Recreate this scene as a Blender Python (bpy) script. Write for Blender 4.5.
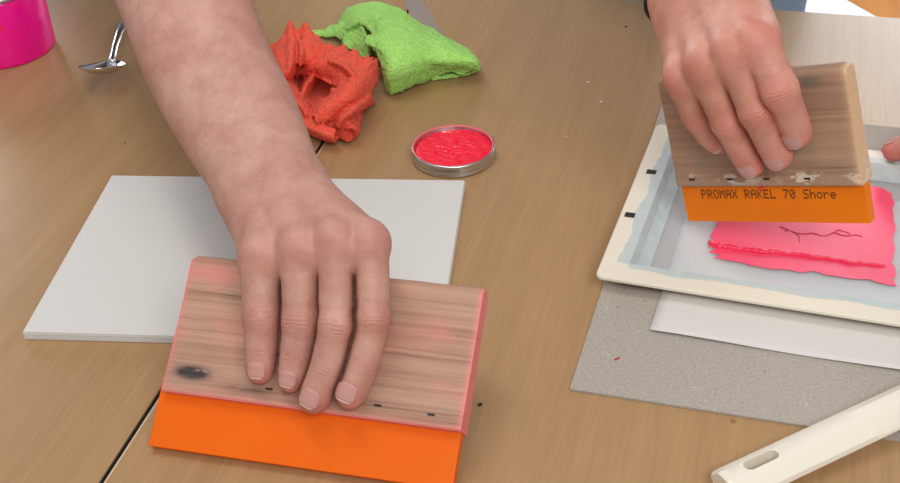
import bpy, bmesh, math, random
import numpy as np
from mathutils import Vector, Matrix

# ------------------------------------------------------------------ camera
scene = bpy.context.scene
for o in list(bpy.data.objects):
    bpy.data.objects.remove(o)
COL = scene.collection
FPX, PITCH, ROLL, CAM_H = 1332.05, 0.603773, -0.051753, 0.583796   # table top is z = 0
_fw = np.array([0, math.cos(PITCH), -math.sin(PITCH)])
_u0 = np.array([0, math.sin(PITCH), math.cos(PITCH)])
_r0 = np.array([1.0, 0, 0])
_rt = _r0 * math.cos(ROLL) + _u0 * math.sin(ROLL)
_up = -_r0 * math.sin(ROLL) + _u0 * math.cos(ROLL)
CAM = np.array([0, 0, CAM_H])
cam_data = bpy.data.cameras.new('camera')
cam_data.sensor_fit = 'HORIZONTAL'
cam_data.sensor_width = 36.0
cam_data.lens = FPX / 900 * 36
cam_data.clip_start = 0.02
cam = bpy.data.objects.new('camera', cam_data)
COL.objects.link(cam)
cam.matrix_world = Matrix(((_rt[0], _up[0], -_fw[0], 0), (_rt[1], _up[1], -_fw[1], 0),
                           (_rt[2], _up[2], -_fw[2], CAM_H), (0, 0, 0, 1)))
scene.camera = cam

# ------------------------------------------------------------------ world, light, exposure
world = bpy.data.worlds.new('world')
scene.world = world
world.use_nodes = True
bg = world.node_tree.nodes['Background']
bg.inputs[0].default_value = (0.93, 0.97, 1.0, 1)
bg.inputs[1].default_value = 0.46
def area(name, loc, target, size, power, color):
    l = bpy.data.lights.new(name, 'AREA')
    l.shape = 'RECTANGLE'
    l.size, l.size_y = size
    l.energy = power
    l.color = color
    o = bpy.data.objects.new(name, l)
    COL.objects.link(o)
    o.location = loc
    o.rotation_euler = (Vector(target) - Vector(loc)).to_track_quat('-Z', 'Y').to_euler()
    return o
area('window_daylight', (1.88, 3.60, 1.05), (1.4, 0.0, 0.55), (1.5, 1.6), 46, (0.95, 0.98, 1.0))
area('window_daylight', (-1.45, 3.60, 1.05), (-1.2, 0.0, 0.55), (1.4, 1.6), 54, (0.95, 0.98, 1.0))
area('added_fill_light', (-0.35, 0.75, 1.9), (-0.1, 0.9, 0), (1.2, 0.3), 10, (1.0, 0.96, 0.9))  # unseen overhead light, added to give the forms more shape
area('added_fill_light', (0.45, -0.95, 1.75), (0.1, 0.9, 0), (1.3, 0.7), 30, (1.0, 0.97, 0.93))  # added front fill from above and behind the camera, no fixture
vs = scene.view_settings
vs.view_transform = 'Standard'
vs.look = 'None'
vs.gamma = 1.0
vs.use_curve_mapping = False
vs.exposure = -0.06

# ------------------------------------------------------------------ helpers
def ray(px, py):
    return _rt * (px - 450) / FPX + _up * (241.5 - py) / FPX + _fw
def at(px, py, z=0.0):
    d = ray(px, py)
    return CAM + d * ((z - CAM_H) / d[2])
def at_depth(px, py, depth):
    return CAM + ray(px, py) * depth
def on_plane(px, py, p0, n, off=0.0):
    d = ray(px, py)
    p = np.asarray(p0) + np.asarray(n) * off
    return CAM + d * (((p - CAM) @ n) / (d @ n))
def srgb(r, g, b):
    f = lambda c: c / 12.92 if c <= 0.04045 else ((c + 0.055) / 1.055) ** 2.4
    return (f(r / 255), f(g / 255), f(b / 255), 1)

class MB:
    """collects geometry for one mesh"""
    def __init__(self):
        self.v, self.f = [], []
    def add(self, verts, faces):
        b = len(self.v)
        self.v += [tuple(map(float, p)) for p in verts]
        self.f += [tuple(b + i for i in f) for f in faces]
        return self
    def box(self, lo, hi):
        x0, y0, z0 = lo; x1, y1, z1 = hi
        return self.add([(x0,y0,z0),(x1,y0,z0),(x1,y1,z0),(x0,y1,z0),(x0,y0,z1),(x1,y0,z1),(x1,y1,z1),(x0,y1,z1)],
                        [(0,3,2,1),(4,5,6,7),(0,1,5,4),(1,2,6,5),(2,3,7,6),(3,0,4,7)])
    def prism(self, poly, z0, z1):
        n = len(poly)
        return self.add([(p[0], p[1], z0) for p in poly] + [(p[0], p[1], z1) for p in poly],
                        [tuple(range(n - 1, -1, -1)), tuple(range(n, 2 * n))] + [(i, (i + 1) % n, n + (i + 1) % n, n + i) for i in range(n)])
    def rings(self, rings, closed=True, cap0=True, cap1=True):
        n = len(rings[0]); vs_ = [p for r in rings for p in r]; fs = []
        for k in range(len(rings) - 1):
            for i in range(n if closed else n - 1):
                j = (i + 1) % n
                fs.append((k*n+i, k*n+j, (k+1)*n+j, (k+1)*n+i))
        if cap0: fs.append(tuple(range(n - 1, -1, -1)))
        if cap1: fs.append(tuple(range((len(rings)-1)*n, len(rings)*n)))
        return self.add(vs_, fs)
    def lathe(self, prof, c=(0,0,0), n=64, caps=True):
        return self.rings([[(c[0]+r*math.cos(2*math.pi*i/n), c[1]+r*math.sin(2*math.pi*i/n), c[2]+z) for i in range(n)] for r, z in prof], cap0=caps, cap1=caps)
    def tube(self, pts, rad, n=10):
        pts = [np.asarray(p, float) for p in pts]
        rad = rad if hasattr(rad, '__len__') else [rad] * len(pts)
        rs = []; prev = None
        for i, p in enumerate(pts):
            t = pts[min(i+1, len(pts)-1)] - pts[max(i-1, 0)]; t = t / (np.linalg.norm(t) + 1e-12)
            a = prev if prev is not None else (np.array([0,0,1.]) if abs(t[2]) < .9 else np.array([1.,0,0]))
            a = a - t * (a @ t); a /= np.linalg.norm(a); prev = a; b = np.cross(t, a)
            rs.append([p + rad[i]*(a*math.cos(2*math.pi*k/n) + b*math.sin(2*math.pi*k/n)) for k in range(n)])
        return self.rings(rs)
    def build(self, name, mat, parent=None, smooth=False, bevel=0.0, segs=2):
        me = bpy.data.meshes.new(name)
        me.from_pydata(self.v, [], self.f)
        bm = bmesh.new(); bm.from_mesh(me)
        bmesh.ops.recalc_face_normals(bm, faces=bm.faces)
        bm.to_mesh(me); bm.free()
        return link(name, me, mat, parent, smooth, bevel, segs)

def link(name, me, mat, parent=None, smooth=False, bevel=0.0, segs=2):
    o = bpy.data.objects.new(name, me)
    COL.objects.link(o)
    if mat: me.materials.append(mat)
    if smooth:
        me.polygons.foreach_set('use_smooth', [True] * len(me.polygons))
    if bevel:
        m = o.modifiers.new('bevel', 'BEVEL'); m.width = bevel; m.segments = segs; m.limit_method = 'ANGLE'; m.angle_limit = math.radians(35)
        me.polygons.foreach_set('use_smooth', [True] * len(me.polygons))
        w = o.modifiers.new('wn', 'WEIGHTED_NORMAL'); w.keep_sharp = True
    if parent is not None: o.parent = parent
    return o
def thing(name, label, cat, matrix=None, group=None):
    o = bpy.data.objects.new(name, None)
    COL.objects.link(o)
    o.empty_display_size = 0.02
    if matrix is not None: o.matrix_world = matrix
    return tag(o, label, cat, group)
def tag(o, label, cat, group=None):
    o['label'] = label; o['category'] = cat
    if group: o['group'] = group
    return o
def struct(o, label=None):
    o['kind'] = 'structure'
    if label: o['label'] = label
    return o
def frame_matrix(origin, x, y):
    x = Vector(x).normalized(); y = Vector(y); y = (y - x * y.dot(x)).normalized(); z = x.cross(y)
    return Matrix(((x[0], y[0], z[0], origin[0]), (x[1], y[1], z[1], origin[1]), (x[2], y[2], z[2], origin[2]), (0, 0, 0, 1)))
def smooth_noise(x, y, seed=0):
    """cheap sum-of-sines noise, about -1..1"""
    r = random.Random(seed); s = 0
    for k in range(5):
        a, b, p = r.uniform(-1, 1), r.uniform(-1, 1), r.uniform(0, 6.28)
        s = s + np.sin(x * a * (1 + k) + y * b * (1 + k) + p) / (1 + .6 * k)
    return s / 2.2

# ------------------------------------------------------------------ materials
class Mat:
    def __init__(self, name):
        self.m = bpy.data.materials.new(name); self.m.use_nodes = True
        self.t = self.m.node_tree; self.p = self.t.nodes['Principled BSDF']
    def n(self, typ, **kw):
        nd = self.t.nodes.new(typ)
        for k, v in kw.items():
            if k.startswith('_'): setattr(nd, k[1:], v)
            else: nd.inputs[k.replace('__', ' ')].default_value = v
        return nd
    def l(self, a, b): self.t.links.new(a, b); return self
    def coords(self, scale=(1,1,1), rot=(0,0,0), kind='Object'):
        tc = self.n('ShaderNodeTexCoord'); mp = self.n('ShaderNodeMapping')
        mp.inputs['Scale'].default_value = scale; mp.inputs['Rotation'].default_value = rot
        self.l(tc.outputs[kind], mp.inputs['Vector'])
        return mp.outputs['Vector']
    def noise(self, vec, scale, detail=4, rough=.55, dist=0):
        nd = self.n('ShaderNodeTexNoise', Scale=scale, Detail=detail, Roughness=rough, Distortion=dist)
        if vec is not None: self.l(vec, nd.inputs['Vector'])
        return nd.outputs['Fac']
    def ramp(self, fac, stops, interp='LINEAR'):
        nd = self.n('ShaderNodeValToRGB'); nd.color_ramp.interpolation = interp
        els = nd.color_ramp.elements
        while len(els) < len(stops): els.new(.5)
        for e, (p, c) in zip(els, stops): e.position = p; e.color = c
        self.l(fac, nd.inputs['Fac']); return nd.outputs['Color']
    def mix(self, fac, a, b, blend='MIX'):
        nd = self.n('ShaderNodeMix', _data_type='RGBA', _blend_type=blend)
        for sock, v in ((nd.inputs[0], fac), (nd.inputs[6], a), (nd.inputs[7], b)):
            if isinstance(v, (int, float)): sock.default_value = v
            elif isinstance(v, tuple): sock.default_value = v
            else: self.l(v, sock)
        return nd.outputs[2]
    def math(self, op, a, b=0.0):
        nd = self.n('ShaderNodeMath', _operation=op)
        for i, v in enumerate((a, b)):
            if isinstance(v, (int, float)): nd.inputs[i].default_value = v
            else: self.l(v, nd.inputs[i])
        return nd.outputs[0]
    def attr(self, name):
        return self.n('ShaderNodeAttribute', _attribute_name=name).outputs['Fac']
    def bump(self, h, strength=.3, dist=.001):
        nd = self.n('ShaderNodeBump', Strength=strength, Distance=dist)
        self.l(h, nd.inputs['Height'])
        prev = self.p.inputs['Normal'].links
        if prev: self.l(prev[0].from_socket, nd.inputs['Normal'])
        self.l(nd.outputs['Normal'], self.p.inputs['Normal'])
    def set(self, **kw):
        for k, v in kw.items():
            s = self.p.inputs[k.replace('__', ' ')]
            if isinstance(v, (int, float, tuple)): s.default_value = v
            else: self.l(v, s)
        return self
def plain(name, col, rough=.5, metal=0.0, bump=None, **kw):
    M = Mat(name); M.set(Base__Color=col, Roughness=rough, Metallic=metal, **kw)
    if bump: M.bump(M.noise(M.coords(), bump[0], 4), bump[1], bump[2])
    return M.m

def m_table():
    M = Mat('table_laminate')
    v = M.coords((60, 2.2, 60))
    fine = M.noise(M.coords((420, 16, 200)), 1, 3, .6)
    broad = M.noise(v, 1, 5, .6, .4)
    c = M.ramp(broad, [(.25, srgb(170, 133, 93)), (.5, srgb(178, 141, 100)), (.75, srgb(186, 149, 108))])
    f = M.ramp(fine, [(.3, (.87, .86, .84, 1)), (.65, (1.05, 1.04, 1.03, 1))])
    c = M.mix(.75, c, f, 'MULTIPLY')
    blot = M.noise(M.coords((1, 1, 1)), 7, 3)
    c = M.mix(M.math('MULTIPLY', blot, .3), c, srgb(158, 126, 90))
    M.set(Base__Color=c, Roughness=.37)
    M.p.inputs['Specular IOR Level'].default_value = .45
    M.bump(fine, .06, .0005)
    return M.m
def m_wood():
    M = Mat('squeegee_wood')
    w = M.noise(M.coords((2.2, 40, 170)), 1, 6, .66, .5)
    g = M.noise(M.coords((22, 120, 650)), 1, 3, .6)
    c = M.ramp(w, [(.26, srgb(106, 76, 62)), (.36, srgb(158, 119, 98)), (.5, srgb(184, 143, 120)), (.75, srgb(198, 158, 134))])
    c = M.mix(.5, c, M.ramp(g, [(.3, (.72, .68, .66, 1)), (.6, (1.05, 1.04, 1.03, 1))]), 'MULTIPLY')
    return M, c
def wood_left():
    M, c = m_wood()
    st = M.ramp(M.noise(M.coords((16, 16, 30)), 1, 3), [(.52, (0,0,0,1)), (.72, (1,1,1,1))])
    c = M.mix(M.math('MULTIPLY', st, .38), c, srgb(236, 140, 128))
    e = M.attr('stain')                                    # pink ink rubbed into the edges
    c = M.mix(M.math('MULTIPLY', e, .8), c, srgb(245, 128, 132))
    b = M.math('MULTIPLY', M.attr('smudge'), M.ramp(M.noise(M.coords((90, 90, 240)), 1, 3), [(.25, (0,0,0,1)), (.4, (1,1,1,1))]))
    c = M.mix(b, c, srgb(52, 48, 48))
    M.set(Base__Color=c, Roughness=.6)
    M.bump(M.noise(M.coords((20, 100, 500)), 1, 3), .25, .0008)
    return M.m
def wood_right():
    M, c = m_wood()
    c = M.mix(.4, c, srgb(158, 130, 104))
    st = M.ramp(M.noise(M.coords((25, 25, 50)), 1, 3), [(.58, (0,0,0,1)), (.74, (1,1,1,1))])
    c = M.mix(M.math('MULTIPLY', st, .35), c, srgb(120, 128, 112))
    c = M.mix(M.math('MULTIPLY', M.attr('stain'), .8), c, srgb(232, 190, 150))
    wht = M.math('MULTIPLY', M.attr('residue'), M.ramp(M.noise(M.coords((120, 120, 260)), 1, 3), [(.5, (0,0,0,1)), (.58, (1,1,1,1))]))
    c = M.mix(wht, c, srgb(222, 205, 188))
    c = M.mix(M.math('MULTIPLY', M.attr('smudge'), .55), c, srgb(48, 92, 84))
    M.set(Base__Color=c, Roughness=.6)
    M.bump(M.noise(M.coords((20, 100, 500)), 1, 3), .25, .0008)
    return M.m
def m_rubber(c0=srgb(232, 96, 0), c1=srgb(240, 108, 0)):
    M = Mat('orange_polyurethane')
    c = M.mix(M.noise(M.coords(), 30, 3), c0, c1)
    M.set(Base__Color=c, Roughness=.4, Specular__IOR__Level=.25)
    M.p.inputs['Subsurface Weight'].default_value = .0
    M.p.inputs['Subsurface Scale'].default_value = .004
    M.p.inputs['Subsurface Radius'].default_value = (1, .4, .1)
    return M.m
def m_skin(name, base, red, pale):
    M = Mat(name)
    mott = M.noise(M.coords(), 55, 4, .6)
    big = M.noise(M.coords(), 14, 3, .5)
    c = M.mix(M.ramp(mott, [(.35, (0,0,0,1)), (.7, (1,1,1,1))]), base, pale)
    c = M.mix(M.math('MULTIPLY', M.ramp(big, [(.42, (0,0,0,1)), (.7, (1,1,1,1))]), .22), c, red)
    c = M.mix(M.attr('red'), c, red)
    c = M.mix(M.attr('pale'), c, pale)
    fr = M.n('ShaderNodeTexVoronoi', Scale=42.0); M.l(M.coords(), fr.inputs['Vector'])
    fre = M.ramp(fr.outputs['Distance'], [(.045, (1,1,1,1)), (.075, (0,0,0,1))])
    sel = M.ramp(fr.outputs['Color'], [(.80, (0,0,0,1)), (.82, (1,1,1,1))])
    c = M.mix(M.math('MULTIPLY', M.math('MULTIPLY', fre, sel), .55), c, srgb(120, 72, 58))
    M.set(Roughness=.5)
    M.p.inputs['Subsurface Weight'].default_value = .10
    M.p.inputs['Subsurface Radius'].default_value = (1, .35, .2)
    M.p.inputs['Subsurface Scale'].default_value = .006
    M.bump(M.noise(M.coords(), 900, 3, .6), .3, .0006)
    M.bump(M.noise(M.coords((1, 1, 1)), 300, 4, .65), .4, .001)
    wob = M.math('MULTIPLY', M.math('SUBTRACT', M.noise(M.coords(), 130, 2), .5), .0052)
    wr = M.math('SINE', M.math('MULTIPLY', M.math('ADD', M.attr('axial'), wob), 2 * math.pi / .0027))
    gate = M.ramp(M.noise(M.coords(), 210, 2), [(.38, (0,0,0,1)), (.62, (1,1,1,1))])
    M.bump(M.math('MULTIPLY', M.math('MULTIPLY', wr, gate), M.attr('wrinkle')), .55, .0007)
    fold = M.math('MULTIPLY', M.math('MULTIPLY', M.math('SUBTRACT', 1.0, wr), gate), M.attr('wrinkle'))
    c = M.mix(M.math('MULTIPLY', fold, .35), c, red)
    M.set(Base__Color=c)
    return M.m
def m_towel(name, c0, c1):
    M = Mat(name)
    n1 = M.noise(M.coords(), 420, 4, .65)
    n2 = M.noise(M.coords(), 60, 3)
    c = M.mix(M.ramp(n1, [(.3, (0,0,0,1)), (.7, (1,1,1,1))]), c0, c1)
    M.set(Base__Color=c, Roughness=.95)
    M.p.inputs['Sheen Weight'].default_value = .08
    M.p.inputs['Specular IOR Level'].default_value = .1
    M.bump(n1, .9, .0022)
    M.bump(n2, .4, .004)
    return M.m
def m_cardboard():
    M = Mat('grey_board')
    n = M.noise(M.coords(), 500, 4, .7); f = M.noise(M.coords(), 120, 3)
    c = M.ramp(n, [(.3, srgb(158, 149, 139)), (.55, srgb(176, 168, 158)), (.75, srgb(188, 180, 170))])
    vo = M.n('ShaderNodeTexVoronoi', Scale=110.0); M.l(M.coords((1, 1.8, 1)), vo.inputs['Vector'])
    sp = M.math('MULTIPLY', M.ramp(vo.outputs['Distance'], [(.10, (1,1,1,1)), (.16, (0,0,0,1))]), M.ramp(vo.outputs['Color'], [(.66, (0,0,0,1)), (.68, (1,1,1,1))]))
    c = M.mix(M.math('MULTIPLY', sp, .7), c, srgb(214, 204, 190))
    vd = M.n('ShaderNodeTexVoronoi', Scale=85.0); M.l(M.coords((1.6, 1, 1)), vd.inputs['Vector'])
    sd = M.math('MULTIPLY', M.ramp(vd.outputs['Distance'], [(.08, (1,1,1,1)), (.13, (0,0,0,1))]), M.ramp(vd.outputs['Color'], [(.66, (0,0,0,1)), (.68, (1,1,1,1))]))
    c = M.mix(M.math('MULTIPLY', sd, .6), c, srgb(112, 98, 92))
    M.set(Base__Color=c, Roughness=.9)
    M.bump(n, .3, .0006)
    return M.m
def m_screen():
    M = Mat('screen_mesh_fabric')
    nt = M.t.nodes; tr = nt.new('ShaderNodeBsdfTransparent'); mx = nt.new('ShaderNodeMixShader')
    M.set(Base__Color=srgb(222, 231, 237), Roughness=.45)
    wx = M.n('ShaderNodeTexWave', Scale=900.0); M.l(M.coords(), wx.inputs['Vector'])
    mx.inputs[0].default_value = .24
    M.l(tr.outputs[0], mx.inputs[1]).l(M.p.outputs[0], mx.inputs[2])
    M.l(mx.outputs[0], nt['Material Output'].inputs[0])
    return M.m
def m_tape():
    M = Mat('clear_tape')
    nt = M.t.nodes; tr = nt.new('ShaderNodeBsdfTransparent'); mx = nt.new('ShaderNodeMixShader')
    M.set(Base__Color=srgb(206, 222, 226), Roughness=.5)
    f = M.ramp(M.noise(M.coords(), 60, 3), [(.3, (.55, .55, .55, 1)), (.7, (.72, .72, .72, 1))])
    M.l(f, mx.inputs[0]); M.l(tr.outputs[0], mx.inputs[1]).l(M.p.outputs[0], mx.inputs[2])
    M.l(mx.outputs[0], nt['Material Output'].inputs[0])
    M.bump(M.noise(M.coords(), 150, 3), .08, .001)
    return M.m
def m_ink(name, c0, c1, rough, sc):
    M = Mat(name)
    n = M.noise(M.coords(), sc, 4, .6)
    M.set(Base__Color=M.mix(n, c0, c1), Roughness=rough)
    M.bump(n, .25, .0008)
    return M.m
def m_denim():
    M = Mat('denim')
    n = M.noise(M.coords((900, 300, 900)), 1, 3, .7)
    M.set(Base__Color=M.ramp(n, [(.3, srgb(112, 156, 206)), (.7, srgb(172, 208, 240))]), Roughness=.9)
    return M.m
def m_chairwood():
    M = Mat('beech_plywood')
    n = M.noise(M.coords((60, 3, 60)), 1, 4)
    M.set(Base__Color=M.ramp(n, [(.3, srgb(196, 122, 48)), (.7, srgb(214, 142, 66))]), Roughness=.4)
    return M.m

MT = m_table(); MWL = wood_left(); MWR = wood_right(); MRUB = m_rubber()
MRUB2 = m_rubber(srgb(240, 120, 4), srgb(248, 132, 10))
MCARD = m_cardboard(); MSCR = m_screen(); MTAPE = m_tape()
MPAPER = plain('white_paper', srgb(220, 217, 213), .8, bump=(300, .05, .0004))
MSTACK = plain('white_paper_stack', srgb(218, 216, 213), .75, bump=(300, .05, .0004))
MFRAME = plain('cream_frame', srgb(232, 224, 206), .5, bump=(200, .12, .0006))
MDARK = plain('dark_gap', srgb(26, 24, 24), .7)
MSTEEL = plain('polished_steel', (.72, .72, .73, 1), .18, 1.0)
MTIN = plain('tinplate', (.62, .64, .66, 1), .28, 1.0)
MPINK = m_ink('pink_ink_film', srgb(255, 72, 112), srgb(255, 92, 126), .38, 90)
MPINKW = m_ink('wet_pink_ink', srgb(250, 34, 84), srgb(255, 64, 104), .14, 240)
MRED = m_ink('red_ink', srgb(255, 14, 52), srgb(255, 34, 68), .3, 160)
MCAN = plain('hot_pink_can', srgb(255, 4, 148), .22)
MCREAM = plain('cream_plastic', srgb(238, 230, 214), .38, bump=(500, .05, .0004))
MSKINA = m_skin('skin_fair', srgb(188, 136, 121), srgb(190, 104, 99), srgb(208, 164, 147))
MSKINB = m_skin('skin_ruddy', srgb(196, 135, 115), srgb(212, 104, 96), srgb(216, 160, 140))
MNAIL = plain('fingernail', srgb(200, 148, 140), .25)
MNAILTIP = plain('nail_edge', srgb(216, 182, 166), .35)
MTR = m_towel('red_terry', srgb(255, 78, 54), srgb(255, 122, 96))
MTG = m_towel('green_terry', srgb(160, 232, 98), srgb(204, 255, 150))
MDENIM = m_denim(); MCHAIR = m_chairwood()
MBLACK = plain('black_rubber', srgb(20, 22, 28), .45)
MMETAL = plain('grey_metal', srgb(120, 122, 126), .4, .6)
MPRINT = plain('brown_print', srgb(96, 44, 6), .5)

# ------------------------------------------------------------------ setting
FLOOR_Z = -0.74
def m_floor():
    M = Mat('orange_wood_floor')
    n = M.noise(M.coords((40, 3, 40)), 1, 4)
    M.set(Base__Color=M.ramp(n, [(.3, srgb(192, 118, 44)), (.7, srgb(210, 138, 62))]), Roughness=.45)
    return M.m
struct(MB().box((-3.2, -2.0, FLOOR_Z - .05), (3.4, 3.85, FLOOR_Z)).build('floor', m_floor()))
MWALL = plain('wall_paint', srgb(214, 206, 194), .9)
wb = MB()
WINS = [(-2.15, -0.75), (1.08, 2.66)]
xs = [-3.2] + [e for w in WINS for e in w] + [3.4]
for k in range(0, len(xs), 2):
    wb.box((xs[k], 3.65, FLOOR_Z), (xs[k+1], 3.85, 2.06))
for w in WINS:
    wb.box((w[0], 3.65, FLOOR_Z), (w[1], 3.85, .22)); wb.box((w[0], 3.65, 1.88), (w[1], 3.85, 2.06))
struct(wb.build('wall_back', MWALL), 'painted wall with two windows behind the table')
MSKY = Mat('daylit_pane'); MSKY.set(Base__Color=(.8, .88, .95, 1), Roughness=.1)
MSKY.p.inputs['Emission Color'].default_value = (.93, .97, 1, 1); MSKY.p.inputs['Emission Strength'].default_value = 1.6
for i, w in enumerate(WINS):
    fr = MB()
    for a, b in ((w[0], w[0] + .05), (w[1] - .05, w[1]), ((w[0] + w[1]) / 2 - .025, (w[0] + w[1]) / 2 + .025)):
        fr.box((a, 3.70, .22), (b, 3.76, 1.88))
    for a, b in ((.22, .27), (1.83, 1.88)):
        fr.box((w[0], 3.70, a), (w[1], 3.76, b))
    wo = struct(fr.build('window_%d' % (i + 1), plain('window_frame', srgb(240, 240, 238), .4)))
    MB().box((w[0] + .02, 3.765, .24), (w[1] - .02, 3.775, 1.86)).build('pane', MSKY.m, wo)

# ------------------------------------------------------------------ two tables with a dark gap between them
g0, g1 = at(325, 138), at(100, 483)
T_DIR = (g0 - g1) / np.linalg.norm(g0 - g1)
S_DIR = np.array([T_DIR[1], -T_DIR[0], 0])
far = at(760, 8.5)
_k = (far - g0) @ T_DIR
Q = g0 + T_DIR * _k                                       # far end of the gap
TABLE_M = frame_matrix((Q[0], Q[1], FLOOR_Z), S_DIR, T_DIR)
H0 = -FLOOR_Z
def table(label, x0, x1, y0, y1, inner):
    t = thing('table', label, 'table', TABLE_M, 'tables pushed together')
    MB().box((x0, y0, H0 - .024), (x1, y1, H0)).build('tabletop', MT, t, bevel=.0012)
    e = .0016
    xb = x0 - e if inner == 'left' else x1
    # dark lipping along the inner long edge, slightly chipped
    n = 90; r = random.Random(4); rows = []
    for k in range(n + 1):
        y = y0 + (y1 - y0) * k / n
        j = r.uniform(0, .0007) if inner == 'right' else 0
        a, b = (xb, xb + e) if inner == 'left' else (xb, xb + e - j)
        rows.append([(a, y, H0 - .024), (b, y, H0 - .024), (b, y, H0 - .0004 - j), (a, y, H0 - .0004 - j)])
    MB().rings(rows).build('edge_lipping', plain('lipping', srgb(206, 176, 140), .5) if inner == 'left' else MDARK, t)
    ap = MB(); w = .03
    for a in ((x0 + .06, y0 + .06, x1 - .06, y0 + .06 + w), (x0 + .06, y1 - .06 - w, x1 - .06, y1 - .06), (x0 + .06, y0 + .06, x0 + .06 + w, y1 - .06), (x1 - .06 - w, y0 + .06, x1 - .06, y1 - .06)):
        ap.box((a[0], a[1], H0 - .074), (a[2], a[3], H0 - .0242))
    ap.build('under_frame', MMETAL, t)
    for lx in (x0 + .075, x1 - .075):
        for ly in (y0 + .075, y1 - .075):
            MB().lathe([(.012, 0), (.02, .0), (.02, .012), (.0175, .016), (.0175, H0 - .0745), (.005, H0 - .0745)], (lx, ly, 0), 20).build('leg', MMETAL, t, True)
    return t
table('brown laminate table under the grey cardboard and screen printing frame', 0.0034, .80, -1.50, 0, 'left')
table('brown laminate table under the stack of white paper and pink can', -.80, -.0012, -1.42, .16, 'right')

# ------------------------------------------------------------------ stack of white A4 paper
YAW = -.12413
px_, py_ = -.30640, .75155
e1 = (math.cos(YAW), math.sin(YAW), 0)
PM = frame_matrix((px_, py_, 0), e1, (-math.sin(YAW), math.cos(YAW), 0))
o = MB(); r = random.Random(2)
t = thing('paper_stack', 'neat stack of blank white paper sheets lying beside the wooden squeegee', 'paper stack', PM)
N = 14; th = .0068 / N
for k in range(N):
    a, b = r.uniform(-.0004, .0004), r.uniform(-.0004, .0004)
    z = k * th
    if k == N - 1: a = b = 0
    MB().box((a, b, z), (.297 + a, .210 + b, z + th * .93)).build('sheet', MSTACK, t)

# ------------------------------------------------------------------ grey cardboard, white paper, screen frame
cb0, cb1 = at(569.4, 388.5, .002), at(900, 440, .002)
cx = (cb1 - cb0) / np.linalg.norm(cb1 - cb0)
CBM = frame_matrix((cb0[0], cb0[1], 0), cx, (-cx[1], cx[0], 0))
o = MB().box((0, 0, 0), (.42, .395, .0022)).build('grey_cardboard', MCARD, None, bevel=.0004)
o.matrix_world = CBM
tag(o, 'large speckled grey cardboard sheet under the screen printing frame', 'cardboard')
wp0, wp1 = at(649.5, 331, .003), at(900, 371, .003)
wx = (wp1 - wp0) / np.linalg.norm(wp1 - wp0)
WPM = frame_matrix((wp0[0], wp0[1], .0023), wx, (-wx[1], wx[0], 0))
nx, ny = 40, 40; top = []
def paper_z(x, y):
    return .0005 + .0016 * math.exp(-y / .022) * (.55 + .45 * math.sin(x * 38 + .8)) 
rows = [[(.297 * i / nx, .21 * j / ny, paper_z(.297 * i / nx, .21 * j / ny)) for i in range(nx + 1)] for j in range(ny + 1)]
mb = MB().rings(rows, closed=False, cap0=False, cap1=False)
o = mb.build('white_sheet', MPAPER, None, True)
sm = o.modifiers.new('thick', 'SOLIDIFY'); sm.thickness = .00025; sm.offset = 1
o.matrix_world = WPM
tag(o, 'single white paper sheet between the grey cardboard and printing frame', 'paper')

fb0, fb1, ft = at(595, 275.5, .016), at(900, 323.4, .016), at(655, 123, .016)
fx = (fb1 - fb0) / np.linalg.norm(fb1 - fb0)
FZ = .0045; FT = .0115
FH = float((ft - fb0) @ np.array([-fx[1], fx[0], 0]))
FW_ = .31; BAR = .0205
FRM = frame_matrix((fb0[0], fb0[1], FZ), fx, (-fx[1], fx[0], 0))
frame = thing('screen_frame', 'cream framed printing screen with taped mesh and smeared pink ink', 'printing screen', FRM)
def round_rect(x0, y0, x1, y1, r, n=5):
    out = []
    for (cx_, cy_, a0) in ((x1 - r, y0 + r, -90), (x1 - r, y1 - r, 0), (x0 + r, y1 - r, 90), (x0 + r, y0 + r, 180)):
        for k in range(n + 1):
            a = math.radians(a0 + 90 * k / n); out.append((cx_ + r * math.cos(a), cy_ + r * math.sin(a)))
    return out
prof = [(.011, 0), (.005, .006), (0, FT - .0028), (0, FT - .001), (.0008, FT), (BAR - .001, FT), (BAR, FT - .001), (BAR - .001, .0015), (BAR - .001, 0)]
rings = []
for ins, z in prof + [prof[0]]:
    rr = max(.0008, .005 - ins * .25)
    rings.append([(p[0], p[1], z) for p in round_rect(ins, ins, FW_ - ins, FH - ins, rr)])
MB().rings(rings, cap0=False, cap1=False).build('frame_bars', MFRAME, frame)
MB().box((BAR - .002, BAR - .002, .0012), (FW_ - BAR + .002, FH - BAR + .002, .0016)).build('mesh_fabric', MSCR, frame)
def F(px, py, z):                                          # a point of the frame's own plane z
    v = FRM.inverted() @ Vector(at(px, py, FZ + z)); return np.array([v.x, v.y, z])
def tape(pts_in, pts_out, name='tape'):
    """strip of clear tape from the bar top down the inner wall onto the mesh"""
    rows = []
    for a, b, c, d in zip(*pts_out, *pts_in): rows.append([a, b, c, d])
    o = MB().rings(rows, closed=False, cap0=False, cap1=False).build(name, MTAPE, frame, True)
    return o
def tape_strip(p0, p1, inward, w_out, w_in, seed):
    p0, p1, inward = map(np.array, (p0, p1, inward)); n = 40; r = random.Random(seed); rows = []
    wo = w_out
    for k in range(n + 1):
        b = p0 + (p1 - p0) * k / n
        wo = w_out + .0022 * smooth_noise(k * .55, seed * 3.1, seed) + r.uniform(-.0003, .0003)
        row = []
        for d, z in ((-max(wo, .001), FT + .0002), (0.0002, FT + .0003), (.0045, .0055), (.0085, .0024), (w_in, .0019)):
            q = b + inward * d; row.append((q[0], q[1], z))
        rows.append(row)
    MB().rings(rows, closed=False, cap0=False, cap1=False).build('tape', MTAPE, frame)
tape_strip((BAR, BAR), (BAR, FH - BAR), (1, 0), .008, .013, 1)
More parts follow.
